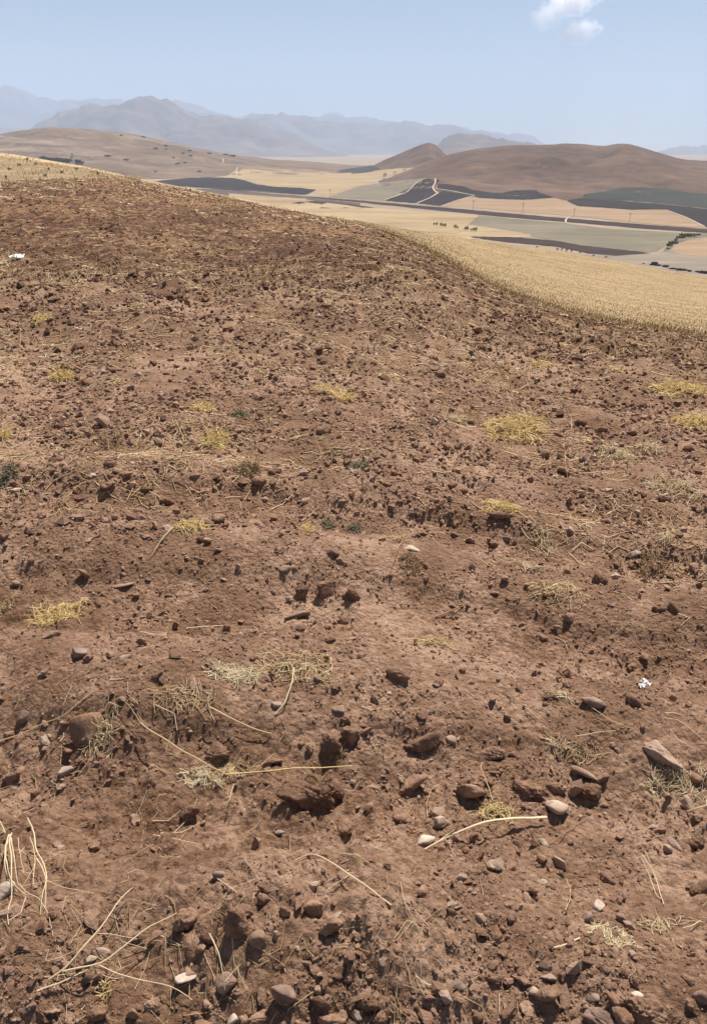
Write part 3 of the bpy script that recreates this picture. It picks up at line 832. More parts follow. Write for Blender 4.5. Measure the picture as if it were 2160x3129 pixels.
S(203, 2351, 48, 40, 0, "stone_grey", "greyish angular stone on the left slope")
S(856, 2538, 36, 32, 0, "stone_grey", "grey pebble below the right end of the largest dark clod")
S(188, 2587, 24, 20, 0, "stone_white", "small white pebble right of the dry root tuft")
S(291, 2584, 34, 26, 0, "stone_tan", "tan pebble on the smooth slope at left")
S(670, 2668, 40, 46, 0, "stone_grey", "pointed grey stone standing on the pale smooth earth")
S(18, 2712, 64, 56, 0, "stone_white", "smooth whitish block behind the dry root tuft at the left edge")
S(308, 2896, 58, 44, 0, "stone_pale", "pale rounded stone, upper of a touching pair")
S(277, 2926, 42, 32, 0, "stone_white", "whitish pebble, lower of a touching pair")
S(785, 2852, 54, 72, 0, "stone_tan", "tan upright stone right of the earth pillar")
S(843, 2852, 24, 46, 20, "stone_tan", "thin tan flake right of the tan upright stone")
S(694, 2992, 64, 84, 0, "stone_tan", "tan egg-shaped stone with a straw lying over it")
S(868, 3018, 76, 96, 6, "stone_brown", "red-brown boulder with a black shadow under it on the near mound")
S(568, 2980, 66, 40, 10, "stone_white", "white chalky fragment in a small hollow")
S(266, 2986, 28, 72, -32, "stone_brown", "long tilted slate under the branching stem")
S(954, 2698, 44, 36, 30, "stone_pale", "pale flat stone on top of the near mound")
S(1408, 2675, 38, 34, 0, "stone_grey", "grey round stone at the end of the blade's shadow")
S(1708, 2626, 42, 52, 10, "stone_pale", "pale wedge-shaped stone below the whitish oval pebble")
S(1822, 2766, 46, 38, 40, "stone_white", "bright white hooked stone above the straw nest")
S(1896, 2798, 36, 32, 0, "stone_tan", "tan pebble behind the straw nest")
S(1898, 2738, 32, 40, 30, "stone_grey", "grey tilted stone right of the white hooked stone")
S(1398, 3003, 48, 34, -8, "stone_grey", "grey oval stone near the bottom centre")
S(1664, 2946, 44, 36, 0, "stone_brown", "brown blocky stone above the grey angular stone")
S(1674, 2982, 50, 44, 0, "stone_grey", "grey angular split stone near the bottom right")
S(1635, 3024, 42, 40, 0, "stone_pale", "pale flat shard with a small dark hole")
S(1846, 3104, 136, 66, -6, "stone_brown", "broad flat boulder half buried at the bottom edge")
S(2140, 3038, 56, 72, 0, "stone_brown", "dark brown stone at the right edge near the bottom corner")
S(1946, 3034, 38, 28, -20, "stone_white", "small white stone above the large cracked earth boulder")
S(1811, 3044, 40, 34, 0, "stone_grey", "mauve-grey stone left of the dark leaning clod")
S(710, 3108, 40, 40, 0, "stone_white", "white stone at the bottom edge below the egg-shaped stone")
S(379, 1783, 74, 26, 4, "stone_tan", "flat thin tan stone lying alone on the left slope")
S(244, 1990, 62, 48, -38, "stone_grey", "smooth mauve oval stone lying aslant on the left slope")
S(159, 1938, 60, 28, 0, "stone_tan", "pale half-buried stone up-left of the mauve oval stone")
S(387, 2005, 44, 22, 0, "stone_pale", "pale half-buried stone right of the mauve oval stone")
S(227, 1578, 34, 24, -8, "stone_grey", "oval tan stone on the upper left slope")
S(359, 1829, 28, 24, 0, "stone_grey", "small grey pebble below the flat thin stone")
S(873, 1734, 36, 30, 0, "stone_tan", "tan round stone up-left of the upright dark clod")
S(908, 1874, 84, 40, 6, "stone_brown", "dark brown slab stone with deep shadow in the middle of the slope")
S(1018, 1682, 42, 36, 0, "stone_brown", "brown stone in the middle of the slope above the gully")
S(883, 1826, 24, 30, 0, "stone_pale", "pale pebble left of the upright dark clod")
S(1932, 1688, 42, 34, -10, "stone_grey", "grey-brown stone on the upper right slope")
S(1254, 1672, 56, 24, -6, "stone_white", "whitish flat stone above the brown root tuft")
S(1543, 1641, 32, 28, 0, "stone_tan", "round tan stone in the furrow gully")
S(1435, 2081, 30, 22, 0, "stone_pale", "pale pebble at the top of the far furrow side")
S(934, 1528, 30, 26, 0, "stone_tan", "square tan stone near the middle of the slope")
S(284, 1450, 24, 20, 0, "stone_white", "small white stone on the upper left slope")
S(51, 1496, 34, 18, 0, "stone_pale", "pale flat stone near the left edge on the upper slope")

def build_lumps():
    for i, (kind, u, v, w, h, rot, mat, label) in enumerate(LUMPS):
        a = math.radians(60)
        x, y, z, px = hit(u, v + h * .28)
        dist = math.sqrt(x * x + y * y + (EYE - z) ** 2); down = (EYE - z) / dist
        wd = w * px
        # seen height = z-size * cos(down) + depth * sin(down)
        hd = h * px
        c = math.sqrt(1 - down * down)
        dz = min(hd * (1.0 / (c + .4 * down) if kind == 'soil_clod' else .85 / (c + .5 * down)), wd * 1.9)
        dy = max(.75 * min(wd, hd * 1.2), .42 * wd)
        sub = 4 if w > 95 else (3 if w > 40 else 2)
        d, f = ICO[sub]
        if kind == "stone":
            big = w > 100
            V = rock_verts(d, 100 + i, k=8 if i % 3 else 14, planes=11 + i % 6, rough=.13 if big else .05)
        else:
            V = clod_verts(d, 300 + i, .46)
        lo, hi = V.min(0), V.max(0)
        V = (V - (lo + hi) / 2) / (hi - lo) * np.array([wd, dy, dz])
        if abs(rot) > 0:                       # lean of the outline in the picture, about the viewing direction
            b = math.radians(rot); cb, sb = math.cos(b), math.sin(b)
            V = np.stack([V[:, 0] * cb - V[:, 2] * sb, V[:, 1], V[:, 0] * sb + V[:, 2] * cb], 1) if dz > .6 * wd else \
                np.stack([V[:, 0] * cb - V[:, 1] * sb, V[:, 0] * sb + V[:, 1] * cb, V[:, 2]], 1)
        V[:, 2] += dz * (.25 if kind == "stone" else .22)
        zs = H(x + np.array([0, .3 * wd, -.3 * wd, 0]), y + np.array([0, 0, 0, -.3 * dy]))
        o = add(kind, mesh_np(kind, V, f), MATS[mat], loc=(x, y, float(.5 * zs.mean() + .5 * zs.min())), rotz=-math.atan2(x, y))
        tag(o, label, "stone" if kind == "stone" else "clod", "stones on the ploughed field" if kind == "stone" else "clods on the ploughed field")
build_lumps()

# ------------------------------------------------------------------ loose crumbs and clods
FR = [.95]
while FR[-1] < 104: FR.append(FR[-1] + .0026 * FR[-1] ** 1.34)
FR = np.array(FR)
def scatter(n, r0, r1, spread=.62, bias=None):
    i0, i1 = np.searchsorted(FR, r0), np.searchsorted(FR, r1)
    k = rng.uniform(i0, i1 - 1, n * 3)
    r = np.interp(k, np.arange(len(FR)), FR)
    th = rng.uniform(-1, 1, n * 3) * np.interp(r, [1, 2.5, 6, 20], [.80, .64, .53, .47])
    ok = r < np.interp(th, TH, DR) * .99
    r, th = r[ok], th[ok]
    x, y = r * np.sin(th), r * np.cos(th)
    if bias is not None:
        keep = rng.uniform(0, 1, len(x)) < bias(x, y)
        x, y = x[keep], y[keep]
    return x[:n], y[:n]

def rot_mats(n, tilt=1.0):
    q = rng.normal(size=(n, 4)); q /= np.linalg.norm(q, axis=1)[:, None]
    a, b, c, d = q.T
    return np.stack([np.stack([1 - 2 * (c * c + d * d), 2 * (b * c - a * d), 2 * (b * d + a * c)], -1),
                     np.stack([2 * (b * c + a * d), 1 - 2 * (b * b + d * d), 2 * (c * d - a * b)], -1),
                     np.stack([2 * (b * d - a * c), 2 * (c * d + a * b), 1 - 2 * (b * b + c * c)], -1)], 1)

def crumbs(name, n, r0, r1, size_fn, sub, mat, label, bias=None, sink=.25):
    x, y = scatter(n, r0, r1, bias=bias)
    n = len(x)
    s = size_fn(np.hypot(x, y), n)
    z = H(x, y)
    d, f = OCT if sub == 0 else ICO[sub - 1]
    V = np.repeat(d[None], n, 0) * rng.uniform(.68 if sub < 2 else .86, 1.12, (n, len(d), 1))
    if sub > 1:                                  # angular broken bits, forty shapes
        kinds = np.stack([clod_verts(d, 1500 + 7 * q, .7) if q % 3 else rock_verts(d, 1500 + 7 * q, 14, 9, .12, .5) for q in range(40)])
        V = kinds[rng.integers(0, 40, n)] * rng.uniform(.92, 1.08, (n, len(d), 1))
    V = V * rng.uniform(.55, 1.15, (n, 1, 3))
    V = np.einsum('nij,nkj->nki', rot_mats(n), V)
    V[:, :, 2] *= .8
    V = V * s[:, None, None] * .5
    V += np.stack([x, y, z + s * (.5 - sink) * .6], 1)[:, None]
    Fc = (f[None] + (np.arange(n) * len(d))[:, None, None]).reshape(-1, 3)
    o = add(name, mesh_np(name, V.reshape(-1, 3), Fc, False), MATS[mat])
    tag(o, label, "soil crumbs", kind="stuff")

def rows(x, y): return np.cos(2 * math.pi * ((x * .91 + y * .42) / 1.7 + .5 * pn(x * .35, y * .35, 4)))
def clumpy(x, y): return np.clip(.52 + 1.2 * pn(x * 1.6 + 4, y * 1.6, 61) + .9 * pn(x * 4.5, y * 4.5, 62), .05, 1)
def sz_near(r, n): return np.clip(.0032 * rng.uniform(.02, 1, n) ** -.55, .003, .0105) * np.interp(r, [1, 2.2, 4, 6], [1, 1.35, 2.1, 2.8])
def sz_mid(r, n): return np.clip(.011 * rng.uniform(.02, 1, n) ** -.55, .01, .07) * np.interp(r, [3, 8, 16], [.8, 1.3, 1.7])
def sz_far(r, n): return np.clip(.040 * rng.uniform(.03, 1, n) ** -.45, .04, .2) * np.interp(r, [10, 30, 90], [.8, 1.15, 1.7])
crumbs("soil_crumbs", 46000, 1.0, 6.0, sz_near, 0, "crumbs", "fine loose soil crumbs and pebbles strewn over the near furrows", clumpy)
crumbs("soil_crumbs", 5200, 1.0, 7, lambda r, n: np.clip(.0085 * rng.uniform(.02, 1, n) ** -.42, .009, .034) * np.interp(r, [1, 3, 7], [1, 1.15, 2.0]), 2, "crumbs", "coarser soil crumbs and gravel strewn over the near furrows", clumpy)
crumbs("soil_crumbs", 42000, 3.2, 20, sz_mid, 0, "crumbs", "loose soil crumbs strewn over the middle of the slope",
       lambda x, y: clumpy(x, y) * sstep(3.2, 5.5, np.hypot(x, y)) * sstep(20, 13, np.hypot(x, y)))
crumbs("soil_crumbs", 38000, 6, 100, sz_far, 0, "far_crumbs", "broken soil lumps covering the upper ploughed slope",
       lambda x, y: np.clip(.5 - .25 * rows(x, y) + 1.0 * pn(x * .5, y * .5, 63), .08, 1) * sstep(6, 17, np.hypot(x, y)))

def in_frame(x, y, z):
    d = y * CP - (z - EYE) * SP
    return abs(x / d) < SW / 2 / F * 1.02 and abs((y * SP + (z - EYE) * CP) / d) < SH / 2 / F * 1.02

def loose_clods():
    protos = []
    for k in range(10):
        d, f = ICO[2]
        V = clod_verts(d, 700 + k * 13, .62) if k < 7 else rock_verts(d, 800 + k, 9, 12, .05)
        lo, hi = V.min(0), V.max(0)
        V = (V - (lo + hi) / 2) / (hi - lo)
        V[:, 2] += .26
        protos.append(mesh_np("soil_clod", V, f))
    def place(n, r0, r1, s0, s1, lab, grp, cat, name, ks, mats):
        x, y = scatter(n, r0, r1, bias=clumpy)
        z = H(x, y)
        for i in range(len(x)):
            if not in_frame(x[i], y[i], z[i]): continue
            s = s0 * (s1 / s0) ** (rng.uniform() ** 1.8)
            k = ks[rng.integers(len(ks))]
            o = bpy.data.objects.new(name, protos[k]); COL.objects.link(o)
            if not protos[k].materials: protos[k].materials.append(MATS[mats[rng.integers(len(mats))]])
            o.location = (x[i], y[i], z[i])
            o.scale = (s * rng.uniform(.8, 1.3), s * rng.uniform(.7, 1.1), s * rng.uniform(.55, .9))
            o.rotation_euler = (rng.uniform(-.3, .3), rng.uniform(-.3, .3), rng.uniform(0, 6.28))
            tag(o, lab, cat, grp)
    place(170, 1.05, 3.6, .018, .055, "small brown soil clod lying loose among the near crumbs", "small loose clods on the near furrows", "clod", "soil_clod", [0, 1, 2, 3, 4, 5, 6], ["clod_earth"])
    place(34, 1.05, 4, .014, .032, "small unremarkable pebble lying loose among the near crumbs", "small loose pebbles on the near furrows", "pebble", "pebble", [7, 8, 9], ["stone_tan", "stone_pale", "stone_grey"])
    place(90, 3.6, 13, .045, .12, "small brown soil clod lying loose on the middle of the slope", "loose clods on the middle of the slope", "clod", "soil_clod", [0, 1, 2, 3, 4, 5, 6], ["clod_earth"])
loose_clods()

# ------------------------------------------------------------------ straw, roots and stems
def strands_mesh(name, P, Rd):
    """P: n x k x 3 centre lines, Rd: n x k radii -> three-sided tubes"""
    n, k, _ = P.shape
    T = np.gradient(P, axis=1); T /= np.linalg.norm(T, axis=2)[..., None] + 1e-12
    up = np.zeros_like(T); up[..., 2] = 1
    B = np.cross(T, up); bl = np.linalg.norm(B, axis=2)[..., None]
    B = np.where(bl < .05, np.array([1.0, 0, 0]), B / (bl + 1e-12))
    N = np.cross(B, T)
    V = []
    for j in range(3):
        a = 2 * math.pi * j / 3
        V.append(P + (B * math.cos(a) + N * math.sin(a)) * Rd[..., None])
    V = np.stack(V, 2)                                   # n,k,3,3
    idx = np.arange(n * k * 3).reshape(n, k, 3)
    q = []
    for j in range(3):
        j2 = (j + 1) % 3
        q.append(np.stack([idx[:, :-1, j], idx[:, :-1, j2], idx[:, 1:, j2], idx[:, 1:, j]], -1).reshape(-1, 4))
    return mesh_np(name, V.reshape(-1, 3), np.concatenate(q)[:, ::-1])

def heap(x, y, wx, wy, hz, n, length, px, upright=0.0, lie=None, rad=None):
    """centre lines of a tuft of dry stalks about (x, y)"""
    K = 5
    cx = x + np.clip(rng.normal(0, .34, n), -.5, .5) * wx; cy = y + np.clip(rng.normal(0, .34, n), -.5, .5) * wy
    az = rng.uniform(0, 2 * math.pi, n) if lie is None else rng.normal(lie, .55, n) + (rng.uniform(size=n) < .5) * math.pi
    L = length * rng.uniform(.45, 1.15, n)
    tt = np.linspace(-.5, .5, K)
    bend = rng.normal(0, .9, n)
    A = az[:, None] + bend[:, None] * tt[None]
    dx = np.cumsum(np.cos(A), 1) / K; dy = np.cumsum(np.sin(A), 1) / K
    X = cx[:, None] + (dx - dx.mean(1, keepdims=True)) * L[:, None]
    Y = cy[:, None] + (dy - dy.mean(1, keepdims=True)) * L[:, None]
    fall = np.exp(-(((cx - x) / (wx * .5 + 1e-6)) ** 2 + ((cy - y) / (wy * .5 + 1e-6)) ** 2))
    lift = rng.uniform(0, 1, n) * hz * (.25 + .75 * fall)
    arch = rng.uniform(0, .5, n) * hz
    tiltz = rng.normal(0, .5, n) * hz
    Z = H(X.ravel(), Y.ravel()).reshape(X.shape) + .002 + lift[:, None] + arch[:, None] * (1 - (2 * tt[None]) ** 2) + np.maximum(tiltz[:, None] * tt[None] * 2, -lift[:, None])
    if upright > 0:
        up = rng.uniform(size=n) < upright
        k = np.linspace(0, 1, K)
        lean = rng.normal(0, .5, (n, 2))
        UX = cx[:, None] * .6 + x * .4 + lean[:, :1] * (k ** 1.6)[None] * L[:, None]
        UY = cy[:, None] * .6 + y * .4 + lean[:, 1:] * (k ** 1.6)[None] * L[:, None]
        UZ = H(UX[:, 0], UY[:, 0])[:, None] - .01 + k[None] * L[:, None] * rng.uniform(.6, 1, (n, 1))
        X = np.where(up[:, None], UX, X); Y = np.where(up[:, None], UY, Y); Z = np.where(up[:, None], UZ, Z)
    P = np.stack([X, Y, Z], -1)
    r0 = (rad if rad else np.clip(1.15 * px, .0010, .03)) * rng.uniform(.6, 1.3, n)
    R = r0[:, None] * np.linspace(1.1, .55, K)[None]
    return P, R

TUFTS = [  # u, v, w, h, strands, upright share, material, name, label
    (907, 2030, 250, 80, 150, .04, "straw", "straw_heap", "flat straw heap lying on the pale smooth strip in the middle"),
    (717, 2058, 170, 44, 110, 0, "straw_pale", "straw_chaff", "scatter of pale chaff left of the flat straw heap"),
    (176, 1868, 170, 74, 130, .1, "straw_yellow", "straw_tuft", "yellow straw mat at the left edge above the mauve oval stone"),
    (20, 1845, 70, 44, 40, .1, "straw", "straw_tuft", "small straw wisp at the left edge beside the yellow mat"),
    (589, 1604, 116, 44, 80, .15, "straw_yellow", "straw_tuft", "yellow straw tuft with one long trailing stem on the upper slope"),
    (940, 1611, 70, 44, 46, .2, "straw_yellow", "straw_tuft", "small yellow tuft beside a green weed in the middle"),
    (189, 1149, 62, 70, 70, .35, "straw_yellow", "straw_tuft", "upper left yellow tuft standing before dark clods"),
    (365, 1163, 56, 26, 34, .15, "straw", "straw_tuft", "small tan tuft right of the upper left yellow tuft"),
    (625, 1244, 80, 46, 60, .3, "straw_yellow", "straw_tuft", "yellow tuft up the slope left of the pale green weed"),
    (656, 1342, 78, 78, 110, .4, "straw_yellow", "straw_tuft", "bright yellow bushy tuft on the left slope"),
    (765, 1430, 66, 60, 70, .4, "straw_brown", "straw_tuft", "brownish tuft down the slope from the bright yellow bushy tuft"),
    (1022, 1203, 124, 60, 90, .12, "straw_yellow", "straw_tuft", "yellow slanting straw streak in the middle of the slope"),
    (1574, 1302, 196, 84, 190, .3, "straw_yellow", "straw_tuft", "wide golden tuft of flattened stalks right of the middle"),
    (2081, 1183, 160, 62, 170, .35, "straw_yellow", "straw_tuft", "long golden tuft at the right edge, the upper one"),
    (2122, 1284, 110, 64, 120, .4, "straw_yellow", "straw_tuft", "yellow tuft at the right edge, the lower one"),
    (1980, 1366, 62, 60, 60, .6, "straw_pale", "straw_tuft", "pale bristly upright tuft on the right slope"),
    (1878, 1380, 120, 50, 70, .35, "straw_pale", "straw_tuft", "pale loose stubble left of the bristly upright tuft"),
    (1533, 1541, 126, 44, 80, .15, "straw_yellow", "straw_tuft", "yellow straw tuft beside the furrow gully"),
    (1175, 1144, 80, 44, 50, .4, "straw", "straw_tuft", "tan tuft high in the middle of the slope"),
    (1398, 1278, 60, 36, 30, .4, "straw_pale", "straw_tuft", "pale sparse sprig left of the wide golden tuft"),
    (1655, 1108, 60, 28, 40, .3, "straw_yellow", "straw_tuft", "small yellow tuft high on the right slope"),
    (1885, 1134, 66, 22, 40, .1, "straw_yellow", "straw_tuft", "flat yellow patch of straw high on the right slope"),
    (125, 974, 60, 36, 60, .4, "straw_yellow", "straw_tuft", "farthest yellow tuft at left below the white bag"),
    (426, 935, 64, 46, 60, .5, "straw", "straw_tuft", "tan tuft high on the left slope"),
    (1702, 1794, 180, 66, 80, .2, "straw", "straw_tuft", "scattered pale roots and straw beside the pointed dark clod"),
    (1256, 1712, 70, 60, 60, .2, "straw_brown", "straw_tuft", "brown root tuft beneath the whitish flat stone"),
    (1220, 1640, 60, 90, 26, .6, "straw", "straw_tuft", "tall thin dry sprig left above the whitish flat stone"),
    (1317, 1958, 150, 60, 60, .1, "straw", "straw_tuft", "loose straw wisp on the slope left of the lying stick"),
    (1987, 1720, 110, 50, 70, .2, "straw_brown", "straw_tuft", "pale brown brush on the right slope below the grey-brown stone"),
    (2030, 1640, 40, 90, 12, .8, "straw_pale", "straw_tuft", "two tall pale sprigs standing on the upper right slope"),
    (1662, 1662, 70, 70, 26, .4, "straw_pale", "straw_tuft", "curled pale roots in the furrow gully"),
    (1590, 1716, 110, 60, 40, .2, "straw_pale", "straw_tuft", "pale branching roots right of the round tan stone"),
    (2060, 1480, 150, 90, 80, .3, "straw_pale", "straw_tuft", "pale wispy brush near the right edge below the bristly tuft"),
    (332, 1360, 100, 50, 60, .3, "straw_brown", "straw_tuft", "dull dry brush on the left slope left of the yellow bushy tuft"),
    (310, 2225, 110, 120, 60, .25, "straw_pale", "root_tuft", "dry roots draped over the tall rounded soil mound"),
    (560, 2120, 200, 60, 60, .05, "straw", "straw_tuft", "tangled sticks and straw over broken clods left of centre"),
    (620, 2370, 130, 40, 90, 0, "straw_pale", "straw_chaff", "pale chaff strewn below the broken hollow-faced clod"),
    (700, 2350, 150, 36, 60, 0, "straw", "straw_chaff", "tan chaff under the crossing of the long dry stems"),
    (2068, 2378, 200, 90, 90, .08, "straw_pale", "straw_heap", "loose pale straw pile at the right edge below the largest stone"),
    (1757, 2290, 190, 40, 40, 0, "straw", "straw_tuft", "thin straws lying in a line left of the largest pale stone"),
    (1513, 2474, 150, 44, 46, .05, "straw_yellow", "straw_bundle", "short pale straw bundle left of the pale blocky stone"),
    (1862, 2850, 150, 84, 120, .05, "straw_pale", "straw_nest", "tangled pale straw nest on the near right slope"),
    (2020, 2820, 150, 60, 24, .05, "straw_pale", "straw_wisp", "few pale straws trailing right from the straw nest"),
    (675, 2800, 60, 80, 18, .6, "straw_brown", "straw_wisp", "thin dry sprig rising left of the earth pillar"),
    (330, 3020, 50, 60, 16, .6, "straw_yellow", "straw_wisp", "small yellow sprig near the bottom left below the branching stem"),
    (1700, 2120, 90, 40, 26, .2, "straw_pale", "straw_wisp", "dry grass ringing the dark lump added for a shaded hole"),
    (1030, 2300, 60, 50, 40, .15, "straw_brown", "straw_wisp", "root shreds hanging on the rooty clod of the pair"),
    (741, 1264, 50, 40, 50, .6, "weed_green", "green_weed", "pale green weed right of the yellow tuft on the upper slope"),
    (1097, 1423, 60, 24, 60, .4, "weed_green", "green_weed", "dark green weed in the middle of the slope"),
    (1000, 1600, 40, 36, 40, .5, "weed_green", "green_weed", "small green weed right beside the small yellow tuft"),
    (1085, 1612, 36, 28, 36, .5, "weed_green", "green_weed", "small dark green weed left of the tall thin sprig"),
    (30, 1440, 60, 50, 44, .5, "weed_green", "green_weed", "grey-green weed at the left edge of the slope"),
    (12, 1330, 34, 70, 34, .6, "straw_yellow", "straw_tuft", "yellow sprig cut by the left edge of the picture"),
]
def build_tufts():
    for (u, v, w, h, n, up, mat, name, label) in TUFTS:
        x, y, z, px = hit(u, v + h * .15)
        dist = math.sqrt(x * x + y * y + (EYE - z) ** 2); down = (EYE - z) / dist
        wx = w * px * .8
        wy = min(h * px / max(down, .2) * .7, wx * 1.3)
        hz = min(h * px * .24, .08) * (1 if up >= .1 else .4)
        L = (min(w, 150) * px * .5) if up < .3 else max(h, 40) * px * .85
        n2 = int(n * 1.9) if y > 4 else int(n * 1.5); up = up * .35
        P, R = heap(x, y, wx, wy, hz, n2, L, px, up)
        loc = np.array([x, y, z])
        o = add(name, strands_mesh(name, P - loc, R), MATS[mat], loc=loc)
        cat = "weed" if "weed" in name else ("straw" if "straw" in name else "roots")
        tag(o, label, cat, "green weeds on the field" if cat == "weed" else "dry straw on the field")
build_tufts()

def smooth_line(pts, k):
    P = np.array(pts, float)
    L = np.concatenate([[0], np.cumsum(np.linalg.norm(np.diff(P, axis=0), axis=1))])
    q = np.linspace(0, L[-1], k)
    out = np.stack([np.interp(q, L, P[:, j]) for j in range(3)], 1)
    out[1:-1] += rng.normal(0, 1, (k - 2, 3)) * L[-1] * .006 * np.array([1, 1, .6])
    for _ in range(1):
        out[1:-1] = out[1:-1] * .5 + (out[:-2] + out[2:]) * .25
    return out

def px_line(line, k=14, wob=.0):
    """photo points with a height above the ground (m) -> 3-D centre line"""
    pts = []
    for u, v, hgt in line:
        x, y, z, px = hit(u, v)
        if hgt > 0:                       # raised: come towards the eye until that high above the soil
            e = np.array([0, 0, EYE]); p = np.array([x, y, z]); d = (e - p) / np.linalg.norm(e - p)
            p = p + d * hgt / d[2]
            pts.append(tuple(p))
        else: pts.append((x, y, z + .004))
    return smooth_line(pts, k)

def tube(name, P, r0, r1, mat, parent=None, flat=1.0, sides=6):
    k = len(P); T = np.gradient(P, axis=0); T /= np.linalg.norm(T, axis=1)[:, None] + 1e-12
    B = np.cross(T, (0, 0, 1)); bl = np.linalg.norm(B, axis=1)[:, None]
    B = np.where(bl < .05, np.array([1.0, 0, 0]) - T * T[:, :1], B)
    B /= np.linalg.norm(B, axis=1)[:, None] + 1e-9
    N = np.cross(B, T)
    R = np.linspace(r0, r1, k)
    V = []
    for j in range(sides):
        a = 2 * math.pi * j / sides
        V.append(P + (B * math.cos(a) + N * math.sin(a) * flat) * R[:, None])
    V = np.stack(V, 1).reshape(-1, 3)
    Fc = []
    for i in range(k - 1):
        for j in range(sides):
            j2 = (j + 1) % sides
            Fc.append((i * sides + j, (i + 1) * sides + j, (i + 1) * sides + j2, i * sides + j2))
    return V, Fc

def stem(name, line, r0, r1, mat, label, cat="stem", branches=(), flat=1.0, part="stem"):
    P = px_line(line)
    base = P[0].copy()
    if not branches:
        V, Fc = tube(name, P - base, r0, r1, mat, flat=flat)
        o = add(name, mesh_np(name, V, Fc), MATS[mat], loc=base)
    else:
        o = empty(name, base)
        V, Fc = tube(part, P - base, r0, r1, mat, flat=flat)
        add(part, mesh_np(part, V, Fc), MATS[mat], parent=o)
        for bl, b0, b1 in branches:
            V, Fc = tube("branch", px_line(bl) - base, b0, b1, mat)
            add("branch", mesh_np("branch", V, Fc), MATS[mat], parent=o)
    tag(o, label, cat, "dry stems on the field")
    return o

mm = .001
stem("dry_leaf_blade", [(1297, 2598, .0), (1345, 2566, .02), (1420, 2532, .04), (1500, 2508, .05), (1580, 2497, .045), (1669, 2496, .02)], 2 * mm, 5.2 * mm, "straw_pale",
     "long pale dry leaf blade arching over the earth below the stone column", "leaf", flat=.35)
stem("dry_leaf_blade", [(1345, 2566, .02), (1375, 2545, .03), (1392, 2533, .035)], 2.2 * mm, .8 * mm, "straw_pale", "short pale leaf tip beside the foot of the long dry leaf blade", "leaf", flat=.4)
stem("forked_stalk", [(152, 2997, .0), (193, 2968, .02), (260, 2885, .035), (297, 2852, .04), (330, 2800, .04), (368, 2745, .035), (406, 2719, .02), (407, 2712, .02)], 2.3 * mm, 1.0 * mm, "straw_pale",
     "forked pale dry stem spread over the bottom left corner", "stem", branches=[
         ([(193, 2968, .02), (250, 2955, .03), (303, 2949, .035), (380, 2892, .045), (460, 2830, .04), (541, 2790, .02)], 2 * mm, .9 * mm),
         ([(303, 2949, .035), (370, 2980, .03), (440, 2996, .025), (530, 3015, .02), (589, 3060, .0)], 1.5 * mm, .8 * mm),
         ([(297, 2852, .04), (350, 2855, .035), (420, 2870, .02)], .9 * mm, .6 * mm),
         ([(300, 2972, .02), (330, 2985, .02), (360, 2992, .02), (376, 2984, .02)], .8 * mm, .6 * mm),
         ([(240, 2900, .03), (190, 2925, .01), (138, 2939, .01), (150, 2900, .02)], .8 * mm, .5 * mm)])
stem("straw_stalk", [(116, 3033, .0), (180, 3005, .012), (270, 2962, .02)], 2.2 * mm, .9 * mm, "straw_pale", "pale flattened stem lying below the forked pale stem")
stem("root_tuft", [(38, 2545, .09), (20, 2580, .085), (22, 2640, .06), (34, 2690, .035), (60, 2720, .015), (88, 2745, .0)], 1.9 * mm, .9 * mm, "straw_pale",
     "bundle of pale dry roots hanging over the bank at the left edge", "roots", part="root", branches=[
         ([(32, 2550, .09), (34, 2600, .075), (40, 2660, .05), (36, 2700, .03), (40, 2750, .015), (26, 2770, .01), (28, 2830, .0)], 2.0 * mm, .9 * mm),
         ([(28, 2550, .09), (16, 2600, .07), (18, 2650, .05), (30, 2700, .03), (55, 2725, .01)], 1.7 * mm, .8 * mm),
         ([(36, 2560, .09), (44, 2620, .07), (52, 2680, .035), (58, 2705, .02)], 1.4 * mm, .7 * mm),
         ([(85, 2500, .09), (104, 2530, .085), (106, 2580, .08), (112, 2620, .07), (130, 2625, .06), (146, 2680, .04), (138, 2720, .03), (118, 2780, .01), (124, 2800, .0)], 2.0 * mm, .9 * mm),
         ([(112, 2622, .07), (132, 2650, .06), (142, 2690, .04), (140, 2740, .02), (138, 2796, .0)], 1.6 * mm, .8 * mm),
         ([(92, 2560, .08), (108, 2610, .07), (106, 2650, .06), (82, 2690, .03), (70, 2715, .0)], 1.1 * mm, .6 * mm),
         ([(106, 2640, .06), (103, 2700, .03), (102, 2732, .0)], 1.0 * mm, .6 * mm),
         ([(92, 2560, .08), (75, 2590, .06), (58, 2608, .04)], .9 * mm, .5 * mm),
         ([(56, 2560, .07), (62, 2610, .055), (75, 2668, .03)], .9 * mm, .5 * mm),
         ([(145, 2690, .04), (190, 2712, .02), (288, 2733, .0)], .9 * mm, .5 * mm),
         ([(60, 2700, .02), (88, 2730, .012), (120, 2742, .01), (150, 2790, .01), (164, 2865, .0)], 1.0 * mm, .6 * mm),
         ([(80, 2740, .012), (65, 2790, .005), (30, 2815, .0), (0, 2830, .0)], 1.0 * mm, .6 * mm),
         ([(0, 2508, .08), (10, 2525, .08), (18, 2545, .09)], 1.2 * mm, 1.2 * mm)])
stem("straw_stalk", [(905, 2633, .0), (950, 2603, .05), (1005, 2630, .04), (1080, 2678, .025), (1140, 2720, .015), (1195, 2770, .0)], 1.6 * mm, 2.0 * mm, "straw_pale", "pale bent straw crossing the smooth slope right of the near mound")
stem("straw_stalk", [(640, 2852, .03), (668, 2905, .03), (682, 2980, .03), (688, 3026, .02)], 1.5 * mm, 1.0 * mm, "straw_pale", "thin straw draped over the tan egg-shaped stone", branches=[
    ([(688, 3000, .03), (712, 2970, .02), (737, 2945, .015)], .8 * mm, .6 * mm)])
